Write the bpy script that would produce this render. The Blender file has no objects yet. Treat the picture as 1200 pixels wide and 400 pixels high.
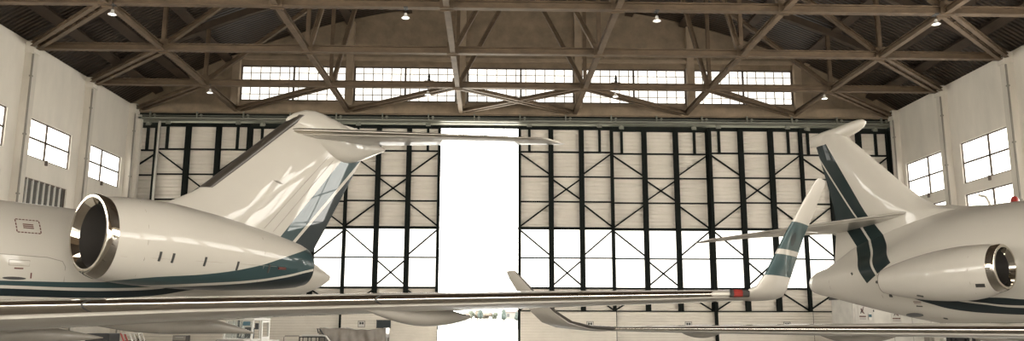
import bpy, bmesh, math, random
from mathutils import Vector, Matrix
random.seed(7)
SC = bpy.context.scene
COL = SC.collection
PI = math.pi
V = Vector

# ---------------------------------------------------------------- camera and view
F_PX, PITCH, YAW, ROLL = 967.04, 0.181178, 0.026324, 0.00245
CAM_Z = 1.9
def make_camera():
    cy, sy, cp, sp = math.cos(YAW), math.sin(YAW), math.cos(PITCH), math.sin(PITCH)
    fw = V((sy*cp, cy*cp, sp)); ri = V((cy, -sy, 0)); up = ri.cross(fw)
    r2 = math.cos(ROLL)*ri + math.sin(ROLL)*up
    u2 = -math.sin(ROLL)*ri + math.cos(ROLL)*up
    m = Matrix(((r2.x, u2.x, -fw.x, 0), (r2.y, u2.y, -fw.y, 0), (r2.z, u2.z, -fw.z, CAM_Z), (0, 0, 0, 1)))
    cd = bpy.data.cameras.new('camera'); cd.sensor_width = 36; cd.lens = F_PX/1200*36
    cd.clip_end = 2000; cd.clip_start = 0.05
    o = bpy.data.objects.new('camera', cd); COL.objects.link(o); o.matrix_world = m
    SC.camera = o
make_camera()
SC.view_settings.view_transform = 'Standard'; SC.view_settings.look = 'None'
SC.view_settings.gamma = 1; SC.view_settings.use_curve_mapping = False
SC.view_settings.exposure = 0.2

# ---------------------------------------------------------------- node helper
class NX:
    """a socket with arithmetic"""
    def __init__(s, nt, sock): s.nt, s.s = nt, sock
    def _m(s, op, b=None, c=None, clamp=False):
        n = s.nt.nodes.new('ShaderNodeMath'); n.operation = op; n.use_clamp = clamp
        s.nt.links.new(s.s, n.inputs[0])
        for i, x in ((1, b), (2, c)):
            if x is None: continue
            if isinstance(x, NX): s.nt.links.new(x.s, n.inputs[i])
            else: n.inputs[i].default_value = x
        return NX(s.nt, n.outputs[0])
    def __add__(s, b): return s._m('ADD', b)
    def __sub__(s, b): return s._m('SUBTRACT', b)
    def __mul__(s, b): return s._m('MULTIPLY', b)
    def __truediv__(s, b): return s._m('DIVIDE', b)
    def lt(s, b): return s._m('LESS_THAN', b)
    def gt(s, b): return s._m('GREATER_THAN', b)
    def mx(s, b): return s._m('MAXIMUM', b)
    def mn(s, b): return s._m('MINIMUM', b)
    def ab(s): return s._m('ABSOLUTE')
    def sin(s): return s._m('SINE')
    def frac(s): return s._m('FRACT')
    def curve(s, pts):
        """piecewise smooth function through (x, y) points"""
        xs = [p[0] for p in pts]; ys = [p[1] for p in pts]
        x0, x1 = min(xs), max(xs); y0, y1 = min(ys)-.01, max(ys)+.01
        t = (s - x0)*(1/(x1-x0))
        n = s.nt.nodes.new('ShaderNodeFloatCurve')
        c = n.mapping.curves[0]
        P = sorted(((x-x0)/(x1-x0), (y-y0)/(y1-y0)) for x, y in pts)
        c.points[0].location = P[0]; c.points[1].location = P[-1]
        for p in P[1:-1]: c.points.new(*p)
        n.mapping.update()
        s.nt.links.new(t.s, n.inputs['Value'])
        return NX(s.nt, n.outputs[0])*(y1-y0) + y0

def new_mat(name):
    m = bpy.data.materials.new(name); m.use_nodes = True
    nt = m.node_tree; b = nt.nodes['Principled BSDF']
    return m, nt, b
def coords(nt, kind='Object'):
    t = nt.nodes.new('ShaderNodeTexCoord'); sp = nt.nodes.new('ShaderNodeSeparateXYZ')
    nt.links.new(t.outputs[kind], sp.inputs[0])
    return NX(nt, sp.outputs[0]), NX(nt, sp.outputs[1]), NX(nt, sp.outputs[2]), t.outputs[kind]
def noise(nt, vec, scale, detail=4, rough=.55, stretch=None):
    n = nt.nodes.new('ShaderNodeTexNoise'); n.inputs['Scale'].default_value = scale
    n.inputs['Detail'].default_value = detail; n.inputs['Roughness'].default_value = rough
    if stretch:
        mp = nt.nodes.new('ShaderNodeMapping'); mp.inputs['Scale'].default_value = stretch
        nt.links.new(vec, mp.inputs[0]); vec = mp.outputs[0]
    nt.links.new(vec, n.inputs['Vector'])
    return NX(nt, n.outputs['Fac'])
def mix(nt, fac, a, b):
    n = nt.nodes.new('ShaderNodeMix'); n.data_type = 'RGBA'
    for sock, x in ((n.inputs[0], fac), (n.inputs[6], a), (n.inputs[7], b)):
        if isinstance(x, NX): nt.links.new(x.s, sock)
        elif hasattr(x, 'is_output'): nt.links.new(x, sock)
        elif isinstance(x, (int, float)): sock.default_value = x
        else: sock.default_value = (*x, 1)
    return n.outputs[2]
def bump(nt, b, h, strength=.5, dist=.02):
    n = nt.nodes.new('ShaderNodeBump'); n.inputs['Strength'].default_value = strength
    n.inputs['Distance'].default_value = dist
    nt.links.new(h.s, n.inputs['Height']); nt.links.new(n.outputs[0], b.inputs['Normal'])

def plain(name, col, rough=.6, metal=0., var=.12, scale=2., stretch=None, coat=0., spec=None, bmp=0):
    m, nt, b = new_mat(name)
    x, y, z, vec = coords(nt)
    n = noise(nt, vec, scale, 5, .6, stretch)
    f = (n - .5)*2.2 + .5
    c = mix(nt, f._m('MULTIPLY', 1, clamp=True), [k*(1-var) for k in col], [min(1, k*(1+var)) for k in col])
    nt.links.new(c, b.inputs['Base Color'])
    b.inputs['Roughness'].default_value = rough; b.inputs['Metallic'].default_value = metal
    if coat: b.inputs['Coat Weight'].default_value = coat; b.inputs['Coat Roughness'].default_value = .02
    if spec is not None: b.inputs['Specular IOR Level'].default_value = spec
    if bmp: bump(nt, b, n, bmp, .01)
    return m

M = {}
# paint colours of the aircraft (sepia toned photograph)
WHITE = (.425, .392, .338); TEAL = (.028, .05, .052); NAVY = (.012, .018, .02)
DGREEN = (.009, .017, .017)
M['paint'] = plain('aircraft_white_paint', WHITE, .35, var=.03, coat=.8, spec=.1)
M['paint2'] = plain('aircraft_shaded_paint', (.30, .272, .235), .35, var=.03, coat=.8, spec=.1)  # darker than the white paint: underside shade of the fairings put into the colour
M['chrome'] = plain('polished_metal', (.60, .56, .50), .05, 1., var=.05)
M['slat'] = plain('bare_metal_leading_edge', (.55, .50, .44), .16, 1., var=.05, scale=3, stretch=(1, .15, 1))
M['slat_soft'] = plain('satin_metal_edge', (.50, .46, .40), .3, 1., var=.03)
M['dark_metal'] = plain('dark_metal', (.06, .055, .05), .4, .8)
M['duct'] = plain('engine_duct_grey', (.05, .045, .04), .35, .3)
M['fan'] = plain('fan_blade_titanium', (.10, .09, .08), .35, .9)
M['boot'] = plain('dark_leading_edge_strip', (.05, .042, .034), .3, .2)
M['rubber'] = plain('tyre_rubber', (.02, .02, .02), .8)
M['glass_dark'] = plain('cabin_window_glass', (.02, .022, .025), .05)
M['red_lens'] = plain('red_lens', (.17, .02, .016), .2)
M['clear_lens'] = plain('clear_lens', (.75, .72, .66), .1)
M['red_ink'] = plain('red_marking', (.10, .028, .022), .6)
M['black_ink'] = plain('black_marking', (.03, .028, .025), .6)
M['seam'] = plain('panel_seam', (.22, .20, .17), .5)
# building
M['plaster'] = plain('wall_plaster', (.72, .67, .59), .85, var=.10, scale=.7, stretch=(1, 1, .35), bmp=.15)
M['column'] = plain('column_plaster', (.60, .555, .485), .8, var=.12, scale=1.2, stretch=(1, 1, .3))
M['endwall'] = plain('brown_plaster', (.225, .168, .112), .9, var=.25, scale=1.3, bmp=.2)
M['pilaster'] = plain('lighter_brown_plaster', (.30, .228, .158), .9, var=.2, scale=1.3)
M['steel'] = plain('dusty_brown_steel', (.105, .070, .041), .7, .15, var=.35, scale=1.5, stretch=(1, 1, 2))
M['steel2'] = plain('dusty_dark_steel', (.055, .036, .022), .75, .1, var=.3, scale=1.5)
M['green'] = plain('dark_green_steel', (.009, .011, .0095), .7, 0., var=.25, scale=2, spec=.08)
M['rail'] = plain('grey_green_rail', (.20, .20, .165), .45, .3, var=.2, scale=1.2, stretch=(.3, 1, 1))
M['frame'] = plain('window_frame_dark', (.10, .075, .06), .6)
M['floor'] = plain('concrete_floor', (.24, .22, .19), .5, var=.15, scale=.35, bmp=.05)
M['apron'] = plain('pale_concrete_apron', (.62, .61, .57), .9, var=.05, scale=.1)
M['grass'] = plain('pale_dry_grass', (.072, .075, .060), 1., var=.25, scale=.12)
M['kerb'] = plain('kerb_stone', (.028, .027, .023), .9)
M['foliage'] = plain('grey_green_foliage', (.058, .064, .05), 1., var=.3, scale=.8)
M['foliage2'] = plain('dark_blue_green_foliage', (.036, .047, .042), 1., var=.3, scale=.8)
M['foliage3'] = plain('dry_brown_foliage', (.075, .062, .048), 1., var=.3, scale=.8)
M['bark'] = plain('bark', (.10, .08, .06), 1.)
M['house'] = plain('white_render', (.12, .115, .105), .9)
M['tile'] = plain('red_roof_tile', (.085, .050, .042), .9)
M['white_enamel'] = plain('white_enamel', (.68, .66, .61), .35, var=.05)
M['cab_white'] = plain('vehicle_white', (.62, .60, .55), .4, var=.06)
M['black'] = plain('black_plastic', (.02, .02, .02), .5)
M['beige'] = plain('beige_cabinet', (.44, .40, .34), .6)
M['cabin'] = plain('pale_concrete_block', (.66, .63, .57), .85, var=.12, scale=1.5)
M['galv'] = plain('galvanised_tube', (.42, .40, .36), .4, .6)
M['redsteel'] = plain('red_painted_steel', (.35, .06, .05), .5)
M['blue'] = plain('blue_label', (.04, .11, .14), .5)
M['sign'] = plain('sign_white', (.58, .55, .50), .6, var=.03)
M['tarp'] = plain('silver_grey_tarpaulin', (.17, .146, .118), .42, .1, var=.2, scale=2.5)

def glow(name, col, strength, streak=None):
    """glowing surface for daylit panes, boosted panes and lamps"""
    m, nt, b = new_mat(name)
    x, y, z, vec = coords(nt)
    b.inputs['Base Color'].default_value = (.8, .8, .78, 1); b.inputs['Roughness'].default_value = .3
    b.inputs['Emission Strength'].default_value = strength
    if streak:
        n = noise(nt, vec, 1., 2, .5, streak)
        c = mix(nt, n, [k*.8 for k in col], col); nt.links.new(c, b.inputs['Emission Color'])
    else: b.inputs['Emission Color'].default_value = (*col, 1)
    return m
DAY = (1., .96, .88)
M['pane'] = glow('daylit_frosted_glass', DAY, 3.2, (1, 3, .15))
M['pane_boosted'] = glow('boosted_pane_glow', DAY, 14.0, (1, 3, .15))  # extra-bright glow added to the out-of-view windows to light the hall
M['pane_back'] = glow('daylit_wired_glass', DAY, 1.35)
M['pane_door'] = glow('daylit_door_glass', DAY, 1.25)
M['lamp_on'] = glow('lamp_glow', (1, .97, .9), 3.0)

def ribbed(name, col, axis, period, depth, rough=.55, var=.08, metal=.0, dark=.75):
    m, nt, b = new_mat(name)
    x, y, z, vec = coords(nt, 'Object')
    t = (x, y, z)[axis]
    w = (t*(2*PI/period)).sin()
    n = noise(nt, vec, .8, 5, .6)
    f = ((n - .5)*2 + .5)._m('MULTIPLY', 1, clamp=True)
    c = mix(nt, f, [k*(1-var) for k in col], [k*(1+var) for k in col])
    nt.links.new(c, b.inputs['Base Color'])
    b.inputs['Roughness'].default_value = rough; b.inputs['Metallic'].default_value = metal
    bump(nt, b, w, .8, depth)
    return m
M['sheet'] = plain('ribbed_door_sheet', (.66, .605, .525), .6, var=.06, scale=.8)
M['lowsheet'] = plain('ribbed_lower_sheet', (.68, .625, .54), .6, var=.06, scale=.8)
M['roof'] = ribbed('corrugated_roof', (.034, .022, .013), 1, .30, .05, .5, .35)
M['louver'] = plain('dark_wired_glass', (.10, .095, .085), .25, var=.2, scale=3)

# ---------------------------------------------------------------- mesh builder
class MB:
    def __init__(s): s.v, s.f, s.mi, s.k = [], [], [], 0
    def add(s, vs, fs):
        b = len(s.v); s.v += [tuple(p) for p in vs]
        s.f += [tuple(b+i for i in f) for f in fs]; s.mi += [s.k]*len(fs); return s
    def box(s, lo, hi):
        x0, y0, z0 = lo; x1, y1, z1 = hi
        return s.add([(x0,y0,z0),(x1,y0,z0),(x1,y1,z0),(x0,y1,z0),(x0,y0,z1),(x1,y0,z1),(x1,y1,z1),(x0,y1,z1)],
                     [(0,3,2,1),(4,5,6,7),(0,1,5,4),(1,2,6,5),(2,3,7,6),(3,0,4,7)])
    def bar(s, p, q, w, h, up=(0,0,1)):
        p, q = V(p), V(q); d = (q-p).normalized(); u = V(up)
        if abs(d.dot(u)) > .98: u = V((0,1,0)) if abs(d.y) < .9 else V((1,0,0))
        x = d.cross(u).normalized()*w/2; y = x.cross(d).normalized()*h/2
        return s.add([p-x-y, p+x-y, p+x+y, p-x+y, q-x-y, q+x-y, q+x+y, q-x+y],
                     [(0,3,2,1),(4,5,6,7),(0,1,5,4),(1,2,6,5),(2,3,7,6),(3,0,4,7)])
    def ibar(s, p, q, w, h, t=.04, up=(0,0,1)):
        """I section: web and two flanges"""
        p, q = V(p), V(q); d = (q-p).normalized(); u = V(up)
        if abs(d.dot(u)) > .98: u = V((0,1,0))
        x = d.cross(u).normalized(); y = x.cross(d).normalized()
        s.bar(p, q, t, h-2*t, y)
        for k in (-1, 1):
            o = y*(k*(h/2-t/2)); s.bar(p+o, q+o, w, t, y)
        return s
    def loft(s, rings, cap0=True, cap1=True, closed=True):
        n = len(rings[0]); b = []
        vs = [p for r in rings for p in r]; fs = []
        for i in range(len(rings)-1):
            for j in range(n if closed else n-1):
                a, c = i*n+j, i*n+(j+1) % n
                fs.append((a, c, c+n, a+n))
        if cap0: fs.append(tuple(range(n))[::-1])
        if cap1: fs.append(tuple((len(rings)-1)*n+j for j in range(n)))
        return s.add(vs, fs)
    def tube(s, pts, r, n=8):
        pts = [V(p) for p in pts]; rings = []; rr = r if isinstance(r, (list, tuple)) else [r]*len(pts)
        for i, p in enumerate(pts):
            d = (pts[min(i+1, len(pts)-1)] - pts[max(i-1, 0)]).normalized()
            u = V((0,0,1)) if abs(d.z) < .9 else V((1,0,0))
            x = d.cross(u).normalized(); y = x.cross(d)
            rings.append([p + (x*math.cos(t)+y*math.sin(t))*rr[i] for t in [2*PI*k/n for k in range(n)]])
        return s.loft(rings)
    def lathe(s, prof, c=(0,0,0), n=32, axis='z', cap=True):
        rings = []
        for r, h in prof:
            ring = []
            for k in range(n):
                t = 2*PI*k/n; a, b = r*math.cos(t), r*math.sin(t)
                ring.append({'z': (c[0]+a, c[1]+b, c[2]+h), 'x': (c[0]+h, c[1]+a, c[2]+b), 'y': (c[0]+a, c[1]+h, c[2]+b)}[axis])
            rings.append(ring)
        return s.loft(rings, cap, cap)
    def build(s, name, mats, parent=None, smooth=None, bevel=0, loc=None):
        me = bpy.data.meshes.new(name); me.from_pydata(s.v, [], s.f)
        ms = mats if isinstance(mats, (list, tuple)) else [mats]
        for m in ms: me.materials.append(m)
        for p, k in zip(me.polygons, s.mi): p.material_index = k
        bm = bmesh.new(); bm.from_mesh(me)
        bmesh.ops.recalc_face_normals(bm, faces=bm.faces)
        bm.to_mesh(me); bm.free()
        if smooth:
            me.polygons.foreach_set('use_smooth', [True]*len(me.polygons))
            me.set_sharp_from_angle(angle=math.radians(smooth))
        o = bpy.data.objects.new(name, me); COL.objects.link(o)
        if parent: o.parent = parent
        if loc: o.location = loc
        if bevel:
            b = o.modifiers.new('bevel', 'BEVEL'); b.width = bevel; b.segments = 2; b.limit_method = 'ANGLE'
        return o

def tag(o, label=None, cat=None, group=None, kind=None):
    if label: o['label'] = label
    if cat: o['category'] = cat
    if group: o['group'] = group
    if kind: o['kind'] = kind
    return o
def empty(name, loc, rz=0, label=None, cat=None, group=None, kind=None):
    o = bpy.data.objects.new(name, None); COL.objects.link(o)
    o.location = loc; o.rotation_euler = (0, 0, rz); o.empty_display_size = .3
    return tag(o, label, cat, group, kind)
def kids(o): return [c for c in bpy.data.objects if c.parent == o]
def copy_tree(o, parent=None):
    c = o.copy(); COL.objects.link(c); c.parent = parent
    for k in kids(o): copy_tree(k, c)
    return c
def struct(o, label=None, cat=None): return tag(o, label, cat, None, 'structure')

# ================================================================= the building
XL, XR, YB, YF = -23.66, 27.31, 53.6, -14.0
XC = (XL+XR)/2
EAVE, CROWN = 15.5, 23.45
RAD = 48.2
def arch(x, crown=CROWN): return crown - RAD + math.sqrt(RAD*RAD - (x-XC)**2)
BAYS = [41.04, 47.4, 53.6]                       # column lines
COLY = [53.6 - 6.3*k for k in range(11)]
COLY[1], COLY[2] = 47.4, 41.04

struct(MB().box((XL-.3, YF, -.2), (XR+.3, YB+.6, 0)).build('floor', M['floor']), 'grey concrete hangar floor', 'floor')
struct(MB().box((-260, YB+.6, -.25), (260, 205, -.02)).build('ground_apron', M['apron']), 'sunlit pale concrete apron outside the open door', 'ground')
g = MB(); g.add([(-260,205,-.02),(260,205,-.02),(260,330,2.9),(-260,330,2.9),(260,600,4.5),(-260,600,4.5)], [(0,1,2,3),(3,2,4,5)])
struct(g.build('ground_grass', M['grass']), 'pale grass field beyond the apron', 'ground')
struct(MB().box((-120, 204.6, -.02), (120, 205.2, .16)).build('trim_kerb', M['kerb']), 'dark kerb line between apron and grass', 'kerb')
struct(MB().box((-120, YF-60, -.25), (120, YF, -.02)).build('ground_forecourt', M['apron']), 'pale forecourt behind the camera', 'ground')

# side walls with window openings, made of piers and bands
ZB = [(5.0, 9.15), (9.85 if False else 9.95, 12.2)]
def side_wall(name, x0, x1, lowz, upz, y_off):
    m = MB()
    m.box((x0, YF, 0), (x1, YB+.6, lowz[0]))
    m.box((x0, YF, lowz[1]), (x1, YB+.6, upz[0]))
    m.box((x0, YF, upz[1]), (x1, YB+.6, 15.95))
    edges = [YF]
    for k in range(len(COLY)-1, 0, -1):
        edges += [COLY[k]+y_off[0], COLY[k]+y_off[1]]
    edges.append(YB+.6)
    for a, b in zip(edges[0::2], edges[1::2]):
        for z in (lowz, upz): m.box((x0, a, z[0]), (x1, b, z[1]))
    return m.build(name, M['plaster'])
LW = dict(low=(4.0, 9.1), up=(10.2, 12.2)); RW = dict(low=(4.0, 9.15), up=(9.78, 12.17))
LY, RY = (.2, 5.15), (.1, 5.25)
struct(side_wall('wall_left', XL-.4, XL, LW['low'], LW['up'], LY), 'pale plastered wall on the left with high windows', 'wall')
struct(side_wall('wall_right', XR, XR+.4, RW['low'], RW['up'], RY), 'pale plastered wall on the right with high windows', 'wall')

wn = [0]
def side_window(x, inward, y0, y1, z0, z1, lit=True):
    """frame with two by two panes; x is the inner wall face"""
    wn[0] += 1
    m = MB(); t = .07; d0, d1 = sorted((x-inward*.22, x-inward*.08))
    for (a, b) in ((y0, y0+t), (y1-t, y1)): m.box((d0, a, z0), (d1, b, z1))
    for (a, b) in ((z0, z0+t), (z1-t, z1)): m.box((d0, y0, a), (d1, y1, b))
    ym, zm = (y0+y1)/2, (z0+z1)/2
    if lit:
        m.box((d0, ym-.07, z0), (d1+.0, ym+.07, z1)); m.box((d0, y0, zm-.05), (d1, y1, zm+.05))
    w = m.build('window_%d' % wn[0], M['frame'])
    q = sorted((x-inward*.17, x-inward*.13))
    pm = MB().box((q[0], y0+t, z0+t), (q[1], y1-t, z1-t)).build('window_pane', (M['pane'] if y0 > 33 else M['pane_boosted']) if lit else M['louver'], w)
    if lit:
        h = MB()
        a, b = sorted((x-inward*.10, x+inward*.10))
        h.box((a, ym-.07, z0-.22), (b, ym+.07, z0+.05)).build('latch', M['frame'], w)
    else:
        h = MB(); n = 9
        for k in range(1, n):
            yy = y0 + (y1-y0)*k/n
            a, b = sorted((x-inward*.13, x-inward*.05)); h.box((a, yy-.035, z0), (b, yy+.035, z1))
        h.build('window_bars', M['white_enamel'], w)
    side = 'left' if inward > 0 else 'right'
    nth = {0: 'nearest the big door', 1: 'second from the big door', 2: 'third from the big door'}
    k = [i for i in range(1, len(COLY)) if abs(COLY[i]+2.7-(y0+y1)/2) < 2][0]-1
    kind = 'tall four-pane window' if lit and z0 > 9 else ('low bright four-pane window' if lit else 'dark barred low window')
    struct(w, '%s in the %s wall, %s' % (kind, side, nth.get(k, 'bay %d from the big door' % (k+1))), 'window')
for k in range(1, len(COLY)):
    side_window(XL, 1, COLY[k]+LY[0], COLY[k]+LY[1], *LW['up'])
    side_window(XL, 1, COLY[k]+LY[0], COLY[k]+LY[1], *LW['low'], lit=(k > 4))
    side_window(XR, -1, COLY[k]+RY[0], COLY[k]+RY[1], *RW['up'])
    side_window(XR, -1, COLY[k]+RY[0], COLY[k]+RY[1], *RW['low'])

def wall_column(x, inward, y, label):
    m = MB(); a, b = sorted((x, x+inward*.38))
    m.box((a, y-.28, 0), (b, y+.28, 15.9))
    a2, b2 = sorted((x, x+inward*.46)); m.box((a2, y-.32, 15.3), (b2, y+.32, 15.9))
    o = m.build('wall_column', M['column'])
    p = MB(); xx = x+inward*.45
    p.tube([(xx, y-.33, 0), (xx, y-.33, 15.2)], .05, 6)
    for z in (2, 5, 8, 11, 14): p.box((xx-.07, y-.40, z), (xx+.07, y-.26, z+.08))
    p.build('downpipe', M['seam'], o)
    struct(o, label, 'column')
ords = ['at the big door corner', 'first bay from the big door', 'second bay from the big door']
for k, y in enumerate(COLY):
    yy = y - (.3 if k == 0 else 0)
    wall_column(XL, 1, yy, 'plaster column on the left wall, ' + (ords[k] if k < 3 else 'bay %d from the door' % k))
    wall_column(XR, -1, yy, 'plaster column on the right wall, ' + (ords[k] if k < 3 else 'bay %d from the door' % k))

# end wall over the doors with five wired-glass windows
WX = [(-16.75, -9.72), (-9.2, -2.35), (-1.6, 5.6), (6.1, 13.2), (13.75, 20.5)]
WZ = (16.35, 18.8)
def endwall(name, y0, y1, wins, zlow, mat):
    m = MB(); xs = sorted({XL-.4, XR+.4, *[a for w in wins for a in w]} | {XL + (XR-XL)*k/40 for k in range(41)})
    for a, b in zip(xs, xs[1:]):
        c = (a+b)/2
        za, zb = [arch(min(max(q, XL), XR))+.05 for q in (a, b)]
        segs = [(zlow, None)]
        if any(w[0] < c < w[1] for w in wins): segs = [(zlow, WZ[0]), (WZ[1], None)]
        for z0, z1 in segs:
            ta, tb = (za, zb) if z1 is None else (z1, z1)
            m.add([(a,y0,z0),(b,y0,z0),(b,y1,z0),(a,y1,z0),(a,y0,ta),(b,y0,tb),(b,y1,tb),(a,y1,ta)],
                  [(0,3,2,1),(4,5,6,7),(0,1,5,4),(1,2,6,5),(2,3,7,6),(3,0,4,7)])
    return m.build(name, mat)
struct(endwall('wall_back', YB+.05, YB+.5, WX, 15.45, M['endwall']), 'brown arched end wall above the sliding doors', 'wall')
for k, (a, b) in enumerate(WX):
    wn[0] += 1
    m = MB(); y0, y1 = YB+.1, YB+.3; t = .09
    m.box((a, y0, WZ[0]), (a+t, y1, WZ[1])); m.box((b-t, y0, WZ[0]), (b, y1, WZ[1]))
    m.box((a, y0, WZ[0]), (b, y1, WZ[0]+t)); m.box((a, y0, WZ[1]-t), (b, y1, WZ[1]))
    m.box(((a+b)/2-.06, y0, WZ[0]), ((a+b)/2+.06, y1, WZ[1]))
    w = m.build('window_%d' % wn[0], M['frame'])
    MB().box((a+t, YB+.2, WZ[0]+t), (b-t, YB+.22, WZ[1]-t)).build('window_pane', M['pane_back'], w)
    g = MB(); n = 11
    for i in range(1, n): x = a+(b-a)*i/n; g.box((x-.03, YB+.16, WZ[0]), (x+.03, YB+.2, WZ[1]))
    for i in range(1, 5): z = WZ[0]+(WZ[1]-WZ[0])*i/5; g.box((a, YB+.165, z-.025), (b, YB+.2, z+.025))
    g.build('glazing_bars', M['beige'], w)
    MB().box((a-.16, YB-.04, WZ[0]-.1), (a-.02, YB+.3, WZ[1]+.06)).box((b+.02, YB-.04, WZ[0]-.1), (b+.16, YB+.3, WZ[1]+.06)).build('window_jamb', M['column'], w)
    struct(w, 'wired-glass strip window above the doors, %s' % ['far left', 'second from left', 'in the middle above the open gap', 'second from right', 'far right'][k], 'window')
for k, x in enumerate((-16.98, -9.46, -1.97, 5.85, 13.47, 20.75)):
    m = MB().box((x-.24, YB-.35, 16.0), (x+.24, YB+.06, arch(x)-.3))
    struct(m.build('trim_%d' % (k+1), M['pilaster']), 'brown pilaster on the end wall, number %d from the left' % (k+1), 'pilaster')
struct(MB().box((-19.5, YB-.22, 19.15), (23.2, YB+.06, 19.38)).build('trim_7', M['pilaster']), 'brown string course above the strip windows', 'trim')
struct(MB().box((XL, YB-.12, 15.5), (XR, YB+.06, 16.1)).build('trim_8', M['endwall']), 'brown lintel below the strip windows', 'trim')

# wall behind the camera, with a wide open doorway
m = MB(); OPX = (XL+1, XR-1); OPZ = 7.5
for a, b in ((XL-.4, OPX[0]), (OPX[1], XR+.4)): m.box((a, YF-.4, 0), (b, YF, 15.5))
m.box((OPX[0], YF-.4, OPZ), (OPX[1], YF, 15.5))
for k in range(24):
    a, b = XL+(XR-XL)*k/24, XL+(XR-XL)*(k+1)/24
    m.box((a, YF-.4, 15.5), (b, YF, max(arch(a), arch(b))+.05))
struct(m.build('wall_front', M['endwall']), 'brown wall behind the camera with an open doorway', 'wall')

# arched roof
m = MB(); N = 60
top, bot = [], []
for k in range(N+1):
    x = XL-.4 + (XR-XL+.8)*k/N; z = arch(min(max(x, XL-.4), XR+.4))
    bot.append((x, z)); top.append((x, z+.25))
ring = bot + top[::-1]
m.loft([[(x, YF-.4, z) for x, z in ring], [(x, YB+.6, z) for x, z in ring]])
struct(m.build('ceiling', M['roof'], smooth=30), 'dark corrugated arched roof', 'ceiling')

# trusses
NODES = [-16.87, -9.5, -2.0, 5.6, 13.08, 20.42]
TY = [47.4, 41.04, 34.74, 28.4, 22.1]
ZC = 15.72
def z_top(x): return arch(x) - .42
def truss(y, label):
    root = empty('roof_truss', (0, y, 0))
    struct(root, label, 'truss')
    MB().ibar((XL+.1, 0, ZC), (XR-.1, 0, ZC), .34, .37, .05).build('bottom_chord', M['steel'], root)
    m = MB(); P = [XL+.1+(XR-XL-.2)*k/28 for k in range(29)]
    rings = []
    for x in P:
        z = z_top(x); rings.append([(x, -.15, z-.22), (x, .15, z-.22), (x, .15, z+.22), (x, -.15, z+.22)])
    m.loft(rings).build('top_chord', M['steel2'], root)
    for i, x in enumerate(NODES):
        MB().ibar((x, 0, ZC+.2), (x, 0, z_top(x)-.2), .2, .2, .03).build('post', M['steel'], root)
    seq = [XL+.3] + NODES + [XR-.3]
    for i in range(1, len(seq)-1):
        x0 = seq[i]; nx = seq[i+1] if i <= 3 else seq[i-1]
        x1 = nx if i not in (3, 4) else (x0+nx)/2
        d = 1 if x1 > x0 else -1
        tx = x0 + (x1-x0)*.97
        if i in (1, 6): tx = x0 + (x1-x0)*.97
        elif i in (2, 5): tx = x0 + d*1.6
        m = MB(); m.ibar((x0+d*.15, 0, ZC+.2), (tx, 0, z_top(tx)-.2), .24, .24, .03)
        m.build('diagonal', M['steel'], root)
    for x in NODES:
        g = MB(); g.box((x-.3, -.19, ZC-.24), (x+.3, -.165, ZC+.4)); g.box((x-.3, .165, ZC-.24), (x+.3, .19, ZC+.4))
        g.build('gusset_plate', M['steel'], root)
    return root
TL = ['steel roof truss closest to the end wall, crossing the strip windows', 'steel roof truss second from the end wall', 'steel roof truss third from the end wall, along the top of the picture', 'steel roof truss fourth from the end wall', 'steel roof truss fifth from the end wall']
for y, l in zip(TY, TL): truss(y, l)

# tie beams along the hangar at every truss node
side_words = ['outermost on the left', 'second from the left', 'just left of the middle', 'just right of the middle', 'second from the right', 'outermost on the right']
for k, x in enumerate(NODES):
    m = MB(); yy = [YB+.02] + TY
    for a, b in zip(yy, yy[1:]):
        m.ibar((x, a-.12, ZC-.03), (x, b+.12, ZC-.03), .26, .3, .04)
    struct(m.build('tie_beam', M['steel']), 'long brown tie beam running into the hangar, ' + side_words[k], 'beam')
# horizontal cross braces
ALLX = [XL+.35] + NODES + [XR-.35]
ystep = [YB] + TY
strip = ['end strip under the strip windows', 'second strip from the end wall', 'third strip from the end wall', 'fourth strip from the end wall', 'fifth strip']
def brace(p, q, label):
    m = MB(); p, q = V(p), V(q); d = (q-p).normalized(); n = V((-d.y, d.x, 0))
    p, q = p+d*.3, q-d*.3
    for k in (-1, 1): m.ibar(p+n*.2*k, q+n*.2*k, .2, .2, .03)
    L = (q-p).length
    for i in range(int(L/1.2)+1):
        c = p + d*(i*1.2); m.bar(c+n*.2, c-n*.2, .08, .03)
    struct(m.build('cross_brace', M['steel']), label, 'brace')
bw = ['first bay', 'second bay', 'third bay', 'middle bay', 'fifth bay', 'sixth bay', 'last bay']
for s in range(4):
    yb, yf = ystep[s], ystep[s+1]
    for b in range(7):
        if s > 0 and b not in (0, 6): continue
        xa, xb = ALLX[b], ALLX[b+1]
        if b <= 3: brace((xa, yb-.1, ZC-.06), (xb, yf, ZC-.06), 'flat diagonal brace rising to the right, %s from the left, %s' % (bw[b], strip[s]))
        if b >= 3: brace((xa, yf, ZC-.09), (xb, yb-.1, ZC-.09), 'flat diagonal brace rising to the left, %s from the left, %s' % (bw[b], strip[s]))
# purlins under the roof
PX = [XL+1.6, -20.4, -17.6, -13.2, -9.6, -5.7, -2, 1.83, 5.6, 9.4, 13.1, 16.8, 20.9, 24.0, XR-1.6]
for k, x in enumerate(PX):
    z = arch(x)-.2; nx = (x-XC)/RAD
    m = MB().bar((x, YB, z), (x, 20, z), .55, .22, V((nx, 0, 1)).normalized())
    struct(m.build('roof_purlin', M['steel2']), 'dark purlin under the roof sheets, number %d of fifteen from the left' % (k+1), 'purlin')

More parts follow.
